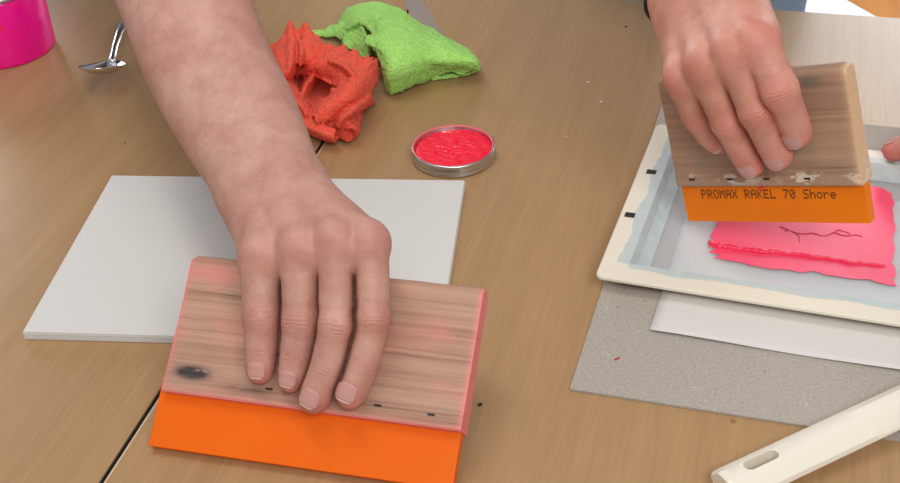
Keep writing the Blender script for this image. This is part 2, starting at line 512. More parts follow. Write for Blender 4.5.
tape_strip((BAR, BAR), (FW_ - BAR, BAR), (0, 1), .006, .010, 2)
tape_strip((BAR, FH - BAR), (FW_ - BAR, FH - BAR), (0, -1), .008, .011, 3)
for (sx, sy) in ((651, 172), (629.5, 215)):
    c_ = F(sx, sy, FT)
    MB().box((c_[0] - .0035, c_[1] - .0032, FT - .002), (c_[0] + .0042, c_[1] + .0032, FT + .0003)).build('slot', MDARK, frame)  # flush dark inlay; its colour stands for the shade inside a slot
# pink ink pulled over the mesh: irregular film
outl = [(722,205),(716,226),(711,236),(713,241),(708,246),(716,249),(709,252),(722,256),(714,258),(738,262),(752,266),(771,269),(790,270),(801,273),(812,271),(828,275),(842,277),(851,279),(866,279),(880,283),(898,286),(893,279),(897,274),(892,262),(895,250),(893,236),(896,226),(892,214),(894,203),(891,194),(884,189),(872,186),(840,182),(790,178),(740,190)]
base = [F(x, y, .0019) for x, y in outl]
pts = []
r = random.Random(7)
for i in range(len(base)):
    a, b = base[i], base[(i + 1) % len(base)]
    m = max(1, int(np.linalg.norm(b - a) / .003))
    for k in range(m):
        q = a + (b - a) * k / m
        pts.append((q[0] + r.uniform(-.0007, .0007), q[1] + r.uniform(-.0007, .0007)))
MB().prism(pts, .0019, .0022).build('ink_film', MPINK, frame)
ridge = [(709,242),(716,246),(727,247),(738,249),(750,250),(762,252),(775,252),(788,254),(800,255),(812,257),(824,258),(838,260),(850,263),(862,263),(876,265),(888,266)]
rp = []; rr_ = []
rp0 = [F(x, y, .0026) for x, y in ridge]
for i in range(len(rp0) - 1):
    for k in range(6):
        u = k / 6; s = (i + u) / (len(rp0) - 1)
        q = rp0[i] * (1 - u) + rp0[i + 1] * u
        rp.append(q + np.array([0, r.uniform(-.0004, .0004), r.uniform(-.0002, .0005)]))
        rr_.append((.0024 * (1 - .6 * s) * (.55 + .45 * min(1, s * 12))) * r.uniform(.85, 1.3) * (1 if s < .97 else .5))
MB().tube(rp, rr_, 8).build('ink_ridge', MPINKW, frame, True)
MCRACK = plain('purple_crease', srgb(206, 58, 104), .5)
for cr in ([(780,226),(790,231),(800,234),(812,233),(824,236),(835,233),(846,236),(858,235),(864,238)], [(833,233),(838,230),(846,232),(852,235)], [(796,233),(800,239),(799,244)], [(788,228),(783,233)]):
    q = []
    for i in range(len(cr) - 1):
        for k in range(4):
            u = k / 4; q.append(F(cr[i][0]*(1-u)+cr[i+1][0]*u + r.uniform(-.8,.8), cr[i][1]*(1-u)+cr[i+1][1]*u + r.uniform(-.5,.5), .0024))
    MB().tube(q, [.0002 + .00025 * r.random() for _ in q], 6).build('ink_crease', MCRACK, frame, True)

# ------------------------------------------------------------------ squeegees
def rotm(a, b, g):
    return (Matrix.Rotation(a, 4, 'Z') @ Matrix.Rotation(b, 4, 'Y') @ Matrix.Rotation(g, 4, 'X'))
def squeegee(label, O, ang, L, h1, h2, tw, tb, wood, seed, rubber):
    M = Matrix.Translation(O) @ rotm(*ang)
    t = thing('squeegee', label, 'squeegee', M, 'wooden squeegees with orange rubber blades')
    g = (tw - tb) / 2; ym = tb / 2
    # profile of the handle (half width at height), waisted with a rounded top and a lip that clamps the blade
    hp = [(0.0, .46), (.012, .50), (.085, .50), (.115, .475), (.2, .455), (.35, .425), (.5, .40), (.65, .395), (.8, .41), (.9, .42), (.95, .405), (.98, .35), (1.0, .2)]
    hp = [(float(q), float(np.interp(q, [a for a, b in hp], [b for a, b in hp]))) for q in sorted(set([a for a, b in hp] + list(np.linspace(.02, .94, 40).round(4))))]
    sec = [(ym - w * tw, h1 + s * h2) for s, w in hp] + [(ym + w * tw, h1 + s * h2) for s, w in reversed(hp)]
    n = 120; rings = []; r = random.Random(seed)
    for k in range(n + 1):
        x = L * k / n
        e = min(x, L - x); sh = 1 - .06 * max(0, 1 - e / .003) ** 2
        wob = .0006 * smooth_noise(x * 60, 1.0, seed)
        rings.append([(x, ym + (y - ym) * sh, z + (wob if z > h1 + .9 * h2 else 0) - (0.0012 * max(0, 1 - e / .004) ** 2 if z > h1 + .9 * h2 else 0)) for y, z in sec])
    w = MB().rings(rings).build('handle', wood, t, True)
    w.modifiers.new('es', 'EDGE_SPLIT').split_angle = math.radians(38)
    b = MB()
    nb = 60; ext = -.0035 if L > .17 else L * .004
    b.rings([[(ext + (L * .996 - ext) * k / nb, y, z) for y, z in ((0, 0), (tb, 0), (tb, h1 + .004), (0, h1 + .004))] for k in range(nb + 1)])
    bl = b.build('rubber_blade', rubber, t, bevel=.0004)
    return t, w, bl, M
def paint_attr(o, name, fn):
    me = o.data; co = np.empty(len(me.vertices) * 3); me.vertices.foreach_get('co', co); co = co.reshape(-1, 3)
    a = me.attributes.new(name, 'FLOAT', 'POINT'); a.data.foreach_set('value', np.clip(fn(co), 0, 1).astype(np.float32))
LO = (-.1941, .6255, .00706); LANG = (-.2689, 0.0, -.9023); LL, LH1, LH2 = .1955, .0346, .0918
sqA, woodA, bladeA, MA = squeegee('long wooden squeegee with orange blade leaning back on the table by the paper stack', LO, LANG, LL, LH1, LH2, .024, .009, MWL, 3, MRUB)
paint_attr(woodA, 'stain', lambda c: np.exp(-c[:,0] / .0016) + np.exp(-(LL - c[:,0]) / .0014) * 1.3 + np.exp(-np.maximum(c[:,2] - LH1, 0) / .0016) * .9
           + .55 * np.exp(-(((c[:,0] - .02) / .02) ** 2 + ((c[:,2] - LH1 - .08) / .006) ** 2)))
paint_attr(woodA, 'smudge', lambda c: 2.2 * np.exp(-(((c[:,0] - .018) / .010) ** 2 + ((c[:,2] - LH1 - .014) / .0036) ** 2)) + .6 * np.exp(-(((c[:,0] - .055) / .016) ** 2 + ((c[:,2] - LH1 - .008) / .003) ** 2)))
RO = (.1806, .8341, .0160); RANG = (-.6406, -.3213, -.0919); RL, RH1, RH2 = .1439, .0297, .0838
sqB, woodB, bladeB, MBm = squeegee('short wooden squeegee with printed orange blade held over the pink ink', RO, RANG, RL, RH1, RH2, .0185, .009, MWR, 9, MRUB2)
paint_attr(woodB, 'stain', lambda c: np.exp(-(RL - c[:,0]) / .0025) * 1.2)
paint_attr(woodB, 'residue', lambda c: 1.1 * np.exp(-((c[:,2] - RH1 - .006) / .0045) ** 4) * (.55 + .5 * np.sin(c[:,0] * 130 + 1)))
paint_attr(woodB, 'smudge', lambda c: np.exp(-(((c[:,0] - .118) / .010) ** 2 + ((c[:,2] - RH1 - .076) / .005) ** 2)))
for (par, lst, h1, g) in ((sqA, ((.142, .0088), (.176, .0075), (.071, .010)), LH1, .0075), (sqB, ((.014, .006), (.045, .006), (.074, .006), (.105, .006)), RH1, .0048)):
    for (x, z) in lst:
        MB().box((x - .0022, -g - .0006, h1 + z - .0006), (x + .0022, -g + .001, h1 + z + .0006)).build('staple', MDARK, par)
# dot-matrix print on the short squeegee's blade
GL = {'P': '11110 10001 10001 11110 10000 10000 10000', 'R': '11110 10001 10001 11110 10100 10010 10001', 'O': '01110 10001 10001 10001 10001 10001 01110',
      'M': '10001 11011 10101 10101 10001 10001 10001', 'A': '01110 10001 10001 11111 10001 10001 10001', 'X': '10001 10001 01010 00100 01010 10001 10001',
      'K': '10001 10010 10100 11000 10100 10010 10001', 'E': '11111 10000 10000 11110 10000 10000 11111', 'L': '10000 10000 10000 10000 10000 10000 11111',
      '7': '11111 00001 00010 00100 00100 01000 01000', '0': '01110 10001 10011 10101 11001 10001 01110', 'S': '01111 10000 10000 01110 00001 00001 11110',
      'h': '10000 10000 10110 11001 10001 10001 10001', 'o': '00000 00000 01110 10001 10001 10001 01110', 'r': '00000 00000 10110 11001 10000 10000 10000',
      'e': '00000 00000 01110 10001 11111 10000 01110'}
txt = 'PROMAX RAKEL 70 Shore'
tx = MB(); x0, x1 = .0165, .1215; adv = (x1 - x0) / (len(txt) - .25); dw = adv / 6.4; dh = .0069 / 7; zt = RH1 - .0042
for i, ch in enumerate(txt):
    for rI, row in enumerate(GL.get(ch, '').split()):
        for cI, bit in enumerate(row):
            if bit == '1':
                x = x0 + i * adv + cI * dw; z = zt - rI * dh
                tx.box((x - dw * .02, -.00012, z - dh * 1.03), (x + dw * 1.02, .0003, z + dh * .03))
tx.build('printed_text', MPRINT, bladeB)
bl = MB().tube([(.0655, -.0008, RH1 - .0005), (.0662, -.0012, RH1 - .003), (.0668, -.0006, RH1 - .0045)], [.0013, .0012, .0004], 8).build('ink_drop', MPINKW, sqB, True)

# ------------------------------------------------------------------ lid with red ink
lc = at(453, 146, .011)
LR = .0352
lid = thing('jar_lid', 'silver metal lid turned upside down and filled with red ink', 'lid', Matrix.Translation((lc[0], lc[1], 0)))
MB().lathe([(.0001, 0), (LR - .002, 0), (LR - .0004, .0008), (LR, .002), (LR - .0004, .0034), (LR - .0008, .0040), (LR - .0001, .0046), (LR - .0001, .0072), (LR - .0006, .0086), (LR + .0005, .0100), (LR + .0005, .0112), (LR - .0004, .0120), (LR - .0016, .0117), (LR - .0020, .0105), (LR - .0024, .003), (.0001, .003)], n=96).build('lid_shell', MTIN, lid, True)
nr, na = 34, 110; rings = []
for i in range(nr):
    rr = max((LR - .0026) * (1 - i / (nr - 1)), .0001); ring = []
    for k in range(na):
        a = 2 * math.pi * k / na; x, y = rr * math.cos(a), rr * math.sin(a)
        s = rr / LR
        z = .0088 + .0009 * smooth_noise(x * 260 + y * 120, y * 420 + 3 * s, 11) * min(1, (1 - s) * 6 + .1) + .0004 * math.sin(y * 900 + x * 300 + 4 * smooth_noise(x * 150, y * 150, 4)) + .0003 * smooth_noise(x * 900, y * 1100, 6) - .0022 * max(0, s - .82) * 5 * (0.6 + .4 * math.cos(a - 3.6))
        ring.append((x, y, z))
    rings.append(ring)
MB().rings(rings, cap0=False).build('ink', MRED, lid, True)
# pinkish ink smeared round the inner rim
MB().lathe([(LR - .0019, .0106), (LR - .0012, .0119), (LR - .0007, .0120), (LR - .0012, .0122), (LR - .0021, .0112)], n=96, caps=False).build('rim_smear', plain('rim_ink', srgb(240, 110, 112), .35), lid, True)

# ------------------------------------------------------------------ pink can
cc = at(5, 48, 0)
CR = .0500
can = thing('paint_can', 'hot pink can of ink with silver metal rim', 'can', Matrix.Translation((cc[0], cc[1], 0)))
CHH = .068
MB().lathe([(.0001, .002), (CR - .004, .002), (CR - .002, 0), (CR - .0006, .0006), (CR, .003), (CR, CHH - .004), (CR - .001, CHH - .0016), (CR - .003, CHH - .0006), (.001, CHH - .0006)], n=96).build('can_body', MCAN, can, True)
MB().lathe([(CR - .004, CHH - .002), (CR - .0008, CHH - .0016), (CR + .0012, CHH + .0002), (CR + .0014, CHH + .0022), (CR + .0004, CHH + .0036), (CR - .0012, CHH + .0030), (CR - .0022, CHH + .0010), (CR - .0045, CHH + .0005)], n=96, caps=False).build('rim', MTIN, can, True)
lidp = [(CR - .0045, CHH + .0004), (CR - .006, CHH + .0030), (CR - .009, CHH + .0036), (CR - .011, CHH + .0012), (.02, CHH + .0010), (.0001, CHH + .0012)]
MB().lathe(lidp, n=96).build('can_lid', MTIN, can, True)
d0 = at(1, 26, 0) - cc
dv = np.array([CAM[0] - cc[0], CAM[1] - cc[1]]); dv /= np.linalg.norm(dv)
MB().add(*(lambda c0: ([(c0[0] + .0022 * math.cos(a) * dv[1], c0[1] - .0022 * math.cos(a) * dv[0], .043 + .0032 * math.sin(a)) for a in np.linspace(0, 6.28, 13)[:12]] + [(c0[0] + dv[0] * .0006, c0[1] + dv[1] * .0006, .043)], [(i, (i + 1) % 12, 12) for i in range(12)]))(dv * (CR + .0002))).build('ink_drip', MRED, can, True)

# ------------------------------------------------------------------ spoon
sp_c = at(105, 68, .018)
hd = at(129, 24, .012) - at(109, 62, .02); hd[2] = 0; hd /= np.linalg.norm(hd)
sw = np.array([hd[1], -hd[0], 0])
spoon = thing('spoon', 'steel spoon with upturned bowl lying between pink can and forearm', 'spoon', frame_matrix((sp_c[0], sp_c[1], 0), sw, hd))
tilt = math.radians(20)
nu, nv = 22, 20; rows = []
BW, BL_ = .0225, .030
def bowl_pt(u, v, off):
    # u along length -1 (tip) .. 1 (neck), v across -1..1
    w = math.sqrt(max(0, 1 - u * u)) * (1 - .12 * u)
    x = BW * w * v; y = BL_ * u
    dep = -.0085 * (1 - min(1, (u * u + (v * w) ** 2))) ** .75 - off
    z = dep
    yy = y * math.cos(tilt) + z * math.sin(tilt); zz = -y * math.sin(tilt) + z * math.cos(tilt)
    return (x, yy, zz + .0225)
up_ = [[bowl_pt(-1 + 2 * i / nu, -1 + 2 * j / nv, 0) for j in range(nv + 1)] for i in range(nu + 1)]
lo_ = [[bowl_pt(-1 + 2 * i / nu, -1 + 2 * j / nv, .0011) for j in reversed(range(nv + 1))] for i in range(nu + 1)]
MB().rings([a + b for a, b in zip(up_, lo_)]).build('bowl', MSTEEL, spoon, True)
hp = [(.024, .0135, .0045, .0016), (.029, .0120, .0036, .0018), (.036, .0128, .0031, .0018), (.05, .0162, .003, .0015), (.075, .0185, .0036, .0012), (.105, .0155, .0052, .0011), (.135, .0085, .0075, .0010), (.152, .0035, .0088, .0010), (.158, .0016, .0060, .0009)]
rings = []
for y, z, w, h in hp:
    rings.append([(w * math.cos(a), y, z + h * math.sin(a)) for a in np.linspace(0, 2 * math.pi, 15)[:14]])
MB().rings(rings).build('handle', MSTEEL, spoon, True)

# ------------------------------------------------------------------ steel spatula half hidden under the green towel
ra, rb = at(413, 0, .001), at(432, 36, .001)
rdir = (ra - rb) / np.linalg.norm(ra - rb); rs = np.array([rdir[1], -rdir[0], 0])
spat = thing('ink_spatula', 'long flat steel ink spatula reaching out behind the green towel', 'spatula', frame_matrix((rb[0], rb[1], 0), rs, rdir))
MB().rings([[(-w, y, z0), (w, y, z0), (w, y, z0 + .0012), (0, y, z0 + .0016), (-w, y, z0 + .0012)] for y, w, z0 in ((-.045, .0095, .0002), (-.04, .0105, .0002), (.06, .0105, .0004), (.10, .008, .004), (.13, .006, .008))]).build('blade', MSTEEL, spat)
MB().tube([(0, .125, .0095), (0, .15, .0105), (0, .19, .0108), (0, .24, .0098)], [.006, .0095, .0098, .0085], 14).build('handle', MBLACK, spat, True)

# ------------------------------------------------------------------ cream plastic spatula handle, lower right
ha, hb = at(708, 480, .0045), at(900, 391, .0105)
hdir = (hb - ha); hl = np.linalg.norm(hdir); hdir /= hl
hs = np.cross(hdir, (0, 0, 1)); hs /= np.linalg.norm(hs)
HM = frame_matrix(ha, hdir, -hs)                           # x along handle, y to the far side
plast = thing('plastic_spatula', 'cream plastic spatula handle with hanging slot lying across the grey cardboard', 'spatula', HM)
# y: 0 at far top edge, negative towards the camera
def hsec(x):
    e = min(1, max(0, x) / .006); r_ = .0035 * (1 - math.sqrt(max(0, 1 - (1 - e) ** 2)))
    W = .0285; k = min(1, max(0, (x - .105) / .05))        # the rest for the thumb
    y0, y1 = -r_, -W + r_
    zt = .0135 + .0030 * k; b1 = .0092 + .002 * k
    return [(x, y0, .0035), (x, y0, .006), (x, y0 - b1 * (1 - .3 * (1 - e)), zt), (x, (y0 + y1) / 2 - .003, zt + .0006), (x, y1 + .0085, zt - .0008), (x, y1 + .0008, .006), (x, y1, .0025), (x, y1 + .002, 0), (x, y0 - .003, 0)]
hsx = [0, .0007, .0018, .0035, .006, .012, .03, .06, .09, .105, .115, .125, .14, .155, .17, .19, .21]
han = MB().rings([hsec(x) for x in hsx]).build('handle', MCREAM, plast, bevel=.0012, segs=2)
cut = MB().rings([[(p[0], p[1], z) for p in round_rect(.016, -.0175, .040, -.0095, .0036)] for z in (-.01, .03)]).build('slot_cutter', MCREAM, plast)
bo = han.modifiers.new('slot', 'BOOLEAN'); bo.object = cut; bo.operation = 'DIFFERENCE'; bo.solver = 'EXACT'
bpy.context.view_layer.update()
dg = bpy.context.evaluated_depsgraph_get()
nm = bpy.data.meshes.new_from_object(han.evaluated_get(dg)); han.modifiers.clear(); han.data = nm
bpy.data.objects.remove(cut)
# flexible head, outside the picture
MB().rings([[(x, -.01425 + w, .004), (x, -.01425 + w, .004 + h), (x, -.01425 - w, .004 + h), (x, -.01425 - w, .004)] for x, w, h in ((.2095, .012, .008), (.225, .024, .008), (.26, .028, .006), (.31, .028, .0025), (.318, .024, .0015))]).build('head', plain('white_silicone', srgb(240, 240, 236), .5), plast, bevel=.001)

# ------------------------------------------------------------------ towels
def catmull(P, n):
    """open Catmull-Rom through rows of P (k, d) sampled n per span"""
    P = np.asarray(P, float)
    P = np.vstack([2 * P[:1] - P[1:2], P, 2 * P[-1:] - P[-2:-1]])
    out = []
    for i in range(1, len(P) - 2):
        for k in range(n):
            t = k / n
            out.append(.5 * (2 * P[i] + (P[i+1] - P[i-1]) * t + (2*P[i-1] - 5*P[i] + 4*P[i+1] - P[i+2]) * t * t + (3*P[i] - P[i-1] - 3*P[i+1] + P[i+2]) * t ** 3))
    out.append(P[-2]); return np.array(out)
def sheet(mb, rows, thick=.0019, nu=8, nv=8, ruffle=0.0, seed=0):
    """a cloth layer through a control grid of (px, py, z)"""
    G = np.array([[at(*p) for p in row] for row in rows])
    A = np.array([catmull(G[:, j], nu) for j in range(G.shape[1])]).transpose(1, 0, 2)
    B = np.array([catmull(A[i], nv) for i in range(A.shape[0])])
    r = np.random.RandomState(seed)
    if ruffle:
        m, n = B.shape[:2]
        u = np.linspace(0, 1, m)[:, None]; v = np.linspace(0, 1, n)[None]
        w = (smooth_noise(u * 34 + v * 9, v * 30 - u * 7, seed) + .55 * np.sin(v * 46 + 5 * smooth_noise(u * 8, v * 6, seed + 5))) * ruffle
        edge = np.minimum(np.minimum(u, 1 - u), np.minimum(v, 1 - v))
        B[..., 2] += w * (.5 + 1.2 * np.exp(-edge * 9))
        B[..., 0] += .6 * ruffle * smooth_noise(u * 50, v * 40, seed + 1) * np.exp(-edge * 9)
        B[..., 1] += .6 * ruffle * smooth_noise(u * 45, v * 52, seed + 2) * np.exp(-edge * 9)
    B[..., 2] = np.maximum(B[..., 2], thick * .5 + .0004)
    du = np.gradient(B, axis=0); dv_ = np.gradient(B, axis=1)
    N = np.cross(du, dv_); N /= np.linalg.norm(N, axis=-1, keepdims=True) + 1e-9
    m, n = B.shape[:2]
    top = B + N * thick / 2; bot = B - N * thick / 2
    rings = [list(top[i]) + list(bot[i][::-1]) for i in range(m)]
    mb.rings(rings)
def towel(name, label, mb, mat, voxel, fuzz, seed):
    o = mb.build(name, mat, None, True)
    rm = o.modifiers.new('remesh', 'REMESH'); rm.mode = 'VOXEL'; rm.voxel_size = voxel
    s = o.modifiers.new('sm', 'SMOOTH'); s.factor = .5; s.iterations = 1
    bpy.context.view_layer.update()
    dg = bpy.context.evaluated_depsgraph_get()
    me = bpy.data.meshes.new_from_object(o.evaluated_get(dg)); o.modifiers.clear(); o.data = me
    n = len(me.vertices); co = np.empty(n * 3); me.vertices.foreach_get('co', co); co = co.reshape(-1, 3)
    no = np.empty(n * 3); me.vertex_normals.foreach_get('vector', no); no = no.reshape(-1, 3)
    r = np.random.RandomState(seed)
    d = r.randn(n) * fuzz + smooth_noise(co[:, 0] * 900 + co[:, 2] * 500, co[:, 1] * 900 - co[:, 2] * 400, seed) * fuzz * 1.2
    co += no * d[:, None]; co[:, 2] = np.maximum(co[:, 2], .0002)
    me.vertices.foreach_set('co', co.ravel()); me.update()
    me.polygons.foreach_set('use_smooth', [True] * len(me.polygons))
    if not me.materials: me.materials.append(mat)
    c = co.mean(0); c[2] = 0
    me.transform(Matrix.Translation(-Vector(c))); o.location = c
    return tag(o, label, 'towel')
R_ = MB()
sheet(R_, [[(252,70,.004),(275,62,.020),(300,58,.026),(330,58,.026),(352,66,.020),(368,78,.004)],
           [(256,84,.012),(275,78,.028),(300,75,.004),(330,75,.006),(352,82,.014),(371,88,.004)],
           [(266,98,.020),(285,92,.031),(304,88,.003),(325,92,.004),(348,98,.016),(368,100,.004)],
           [(280,112,.018),(295,107,.030),(312,104,.005),(328,108,.014),(345,112,.022),(362,115,.006)],
           [(291,122,.009),(304,119,.021),(318,118,.022),(332,121,.019),(346,123,.022),(360,127,.006)],
           [(298,127,.001),(308,129,.004),(320,133,.005),(334,137,.005),(348,141,.004),(358,135,.001)]], ruffle=.0012, seed=1)
# hem rolled along the near side
sheet(R_, [[(296,118,.018),(312,121,.021),(326,127,.020),(336,131,.018)],
           [(294,124,.018),(310,128,.019),(324,134,.018),(334,138,.016)],
           [(297,129,.006),(311,133,.006),(324,138,.006),(336,141,.006)],
           [(305,126,.003),(316,130,.003),(328,134,.003),(338,137,.003)]], .004, seed=2)
# standing ruffle, far left
sheet(R_, [[(258,60,.028),(271,46,.044),(283,38,.050),(290,24,.058),(297,30,.052),(306,26,.056),(317,36,.050),(324,45,.042)],
           [(258,66,.032),(272,58,.046),(284,56,.050),(292,44,.056),(298,46,.048),(307,44,.054),(318,48,.048),(328,54,.042)],
           [(262,78,.030),(274,74,.040),(284,76,.042),(291,68,.048),(298,62,.038),(306,63,.042),(316,62,.040),(326,62,.036)],
           [(266,86,.022),(277,86,.028),(284,84,.020),(290,82,.026),(297,72,.018),(304,72,.020),(312,72,.022),(320,70,.024)]], ruffle=.0018, seed=3)
# arched flap over the dark hollow
sheet(R_, [[(312,54,.036),(328,46,.044),(344,48,.046),(358,56,.044),(366,64,.036)],
           [(306,62,.034),(322,55,.046),(340,57,.050),(354,66,.046),(363,74,.036)],
           [(298,70,.028),(314,66,.040),(334,68,.044),(348,77,.042),(358,84,.034)],
           [(296,76,.020),(312,76,.026),(330,80,.030),(342,88,.032),(352,94,.028)]], ruffle=.0024, seed=4)
# long diagonal fold
sheet(R_, [[(360,60,.034),(349,74,.036),(337,88,.034),(323,101,.028),(309,115,.020)],
           [(367,58,.044),(358,72,.046),(346,88,.045),(331,101,.040),(314,116,.030)],
           [(375,64,.038),(366,80,.040),(354,95,.040),(340,108,.034),(319,122,.026)],
           [(380,72,.020),(372,90,.024),(360,104,.022),(346,114,.018),(324,126,.018)]], ruffle=.0022, seed=5)
# right-hand ragged corner
sheet(R_, [[(362,58,.036),(372,62,.032),(383,58,.026)],
           [(362,70,.034),(370,74,.028),(377,72,.020)],
           [(360,82,.030),(368,86,.022),(376,83,.012)],
           [(357,94,.024),(364,98,.014),(370,97,.006)]], ruffle=.0034, seed=6)
# open curl at the near corner
def ridge(mb, path, w, drop, seed):
    P = np.array(path, float); d = np.gradient(P[:, :2], axis=0); d /= np.linalg.norm(d, axis=1, keepdims=True)
    n_ = np.stack([-d[:, 1], d[:, 0]], 1)
    rows = []
    for o_, dz in ((-1.15, -drop), (-.62, -drop * .42), (0, 0), (.5, -drop * .30), (1.0, -drop * .95)):
        rows.append([(p[0] + q[0] * w * o_, p[1] + q[1] * w * o_, max(.002, p[2] + dz)) for p, q in zip(P, n_)])
    sheet(mb, rows, ruffle=.0014, seed=seed)
ridge(R_, [(281,80,.040),(290,92,.042),(300,104,.036),(308,116,.026)], 6, .016, 31)
ridge(R_, [(314,74,.030),(306,86,.026),(303,98,.022),(309,108,.018)], 5, .016, 32)
ridge(R_, [(371,96,.022),(357,106,.034),(345,116,.034),(338,127,.022)], 6, .016, 33)
ridge(R_, [(328,60,.050),(342,65,.053),(353,74,.050),(358,84,.042)], 5, .012, 34)
ridge(R_, [(268,52,.046),(273,64,.048),(277,78,.042)], 6, .014, 35)
ridge(R_, [(300,40,.058),(302,52,.056),(300,64,.046)], 5, .014, 36)
cv = []
for k in range(9):
    a = -2.6 + k * .62
    cv.append([(336 + 8 * u + (9 - u * 2) * math.cos(a), 119 + 7 * u + (8 - u) * math.sin(a) * .9, .014 + .008 * -math.sin(a)) for u in (0, 1, 2)])
sheet(R_, cv, .003, 4, 4, seed=8)
towel('red_towel', 'crumpled bright red terry cloth lying against the green one', R_, MTR, .00095, .00028, 3)

G_ = MB()
sheet(G_, [[(351,15,.018),(359,22,.031),(372,31,.038),(365,42,.040),(378,52,.038),(383,72,.026),(387,92,.006)],
           [(364,7,.020),(379,16,.042),(386,28,.047),(386,42,.047),(390,56,.043),(392,74,.030),(393,94,.004)],
           [(394,9,.016),(402,20,.040),(408,32,.045),(408,46,.045),(410,58,.039),(412,72,.026),(412,86,.004)],
           [(420,24,.010),(425,33,.034),(430,42,.037),(432,50,.035),(432,60,.030),(432,68,.018),(432,78,.003)],
           [(445,38,.008),(450,45,.026),(455,52,.030),(456,58,.029),(454,63,.025),(450,67,.017),(444,72,.010)],
           [(465,50,.006),(470,55,.020),(473,60,.025),(472,63,.023),(468,66,.019),(462,69,.013),(454,72,.009)],
           [(474,58,.004),(478,62,.011),(479,65,.014),(478,68,.014),(474,69,.012),(467,72,.010),(458,74,.007)]], .0030, ruffle=.0010, seed=21)
# under layer that folds back at the right end
sheet(G_, [[(425,70,.003),(445,66,.003),(464,60,.003),(478,63,.008)],
           [(428,76,.003),(447,72,.003),(466,66,.003),(480,66,.012)],
           [(432,79,.003),(448,77,.003),(466,74,.004),(478,70,.011)]], .004, seed=22)
sheet(G_, [[(330,27,.004),(340,24,.014),(352,20,.022),(362,27,.028),(371,44,.026)],
           [(326,31,.006),(341,31,.014),(352,35,.018),(360,42,.018),(370,54,.014)],
           [(322,36,.004),(341,37,.009),(345,46,.010),(356,51,.008),(366,62,.006)]], .0035, ruffle=.001, seed=23)
sheet(G_, [[(338,27,.002),(345,12,.004),(355,7,.010),(375,3,.014),(393,8,.012)],
           [(342,28,.012),(352,18,.024),(363,13,.030),(380,10,.032),(396,14,.030)],
           [(348,30,.022),(358,24,.032),(370,20,.038),(385,18,.041),(400,20,.040)]], .0035, seed=24)
sheet(G_, [[(306,31,.003),(318,31,.004),(330,30,.005)], [(308,35,.002),(320,36,.003),(332,37,.004)]], .003, seed=25)
towel('green_towel', 'lime green terry cloth folded over behind the red one', G_, MTG, .0011, .0003, 5)

# ------------------------------------------------------------------ crumbs of dried ink on the table
for i, (x, y, s, m, w) in enumerate(((588, 83, .0016, 'r', 'upper of two pale pink ink crumbs between lid and printing screen'), (601, 103, .0018, 'r', 'pale pink ink crumb on bare table between lid and printing screen'), (566, 137, .0009, 'r', 'tiny pink ink crumb beside the lid'), (626, 27, .0011, 'k', 'tiny dark crumb near the short squeegee'), (480, 405, .0014, 'k', 'dark crumb on the table beside the long squeegee'), (733, 421, .0014, 'b', 'tan crumb at the edge of the grey cardboard'), (125, 143, .0007, 'k', 'tiny dark speck beside the forearm'))):
    p = at(x, y, 0); r = random.Random(i)
    rings = [[(s * w_ * (math.cos(a) * 1.3 + .2 * r.random()), s * w_ * math.sin(a), s * h_) for a in np.linspace(0, 6.28, 9)[:8]] for w_, h_ in ((.8, 0), (1, .4), (.6, .9))]
    o = MB().rings(rings).build('ink_crumb', {'r': plain('crumb_pink', srgb(244, 170, 160), .6), 'k': MDARK, 'b': plain('crumb_tan', srgb(150, 112, 70), .8)}[m])
    o.location = (p[0], p[1], 0.0); o.rotation_euler.z = i
    tag(o, w, 'crumb')
# red chip stuck on the cardboard
p = at(617, 359, .0023)
o = MB().box((-.0022, -.0006, 0), (.0022, .0006, .0005)).build('red_chip', plain('chip_red', srgb(190, 60, 50), .7)); o.location = (p[0], p[1], .0023); o.rotation_euler.z = .5
tag(o, 'small red chip lying on the grey cardboard', 'chip')

# ------------------------------------------------------------------ white chair beyond the table end
ZS = -.29
E0, E1 = at(850, 0, ZS), at(880, 16.5, ZS)
ed = (E1 - E0) / np.linalg.norm(E1 - E0); en = np.array([ed[1], -ed[0], 0])
if en @ (at(830, 12, ZS) - E0) < 0: en = -en
cen = (E0 + E1) / 2 + en * .165 - ed * .02
chair = thing('stool', 'white topped stool standing on the wooden floor beyond the table end', 'stool', frame_matrix((cen[0], cen[1], FLOOR_Z), -en, np.cross((0, 0, 1), -en)))
MWP = plain('white_plastic', srgb(244, 244, 246), .35)
SH = ZS - FLOOR_Z
def sup(rx, ry, z, n=40, e=4.0):
    return [(math.copysign(abs(math.cos(a)) ** (2 / e), math.cos(a)) * rx, math.copysign(abs(math.sin(a)) ** (2 / e), math.sin(a)) * ry, z) for a in np.linspace(0, 2 * math.pi, n + 1)[:n]]
MB().rings([sup(.14, .14, SH - .022), sup(.157, .157, SH - .018), sup(.166, .166, SH - .006), sup(.161, .161, SH), sup(.12, .12, SH - .003), sup(.04, .04, SH - .004)]).build('seat', MWP, chair, True)
for sx in (-1, 1):
    for sy in (-1, 1):
        MB().tube([(sx * .14, sy * .14, 0), (sx * .115, sy * .115, SH - .02)], [.010, .013], 12).build('leg', MMETAL, chair, True)

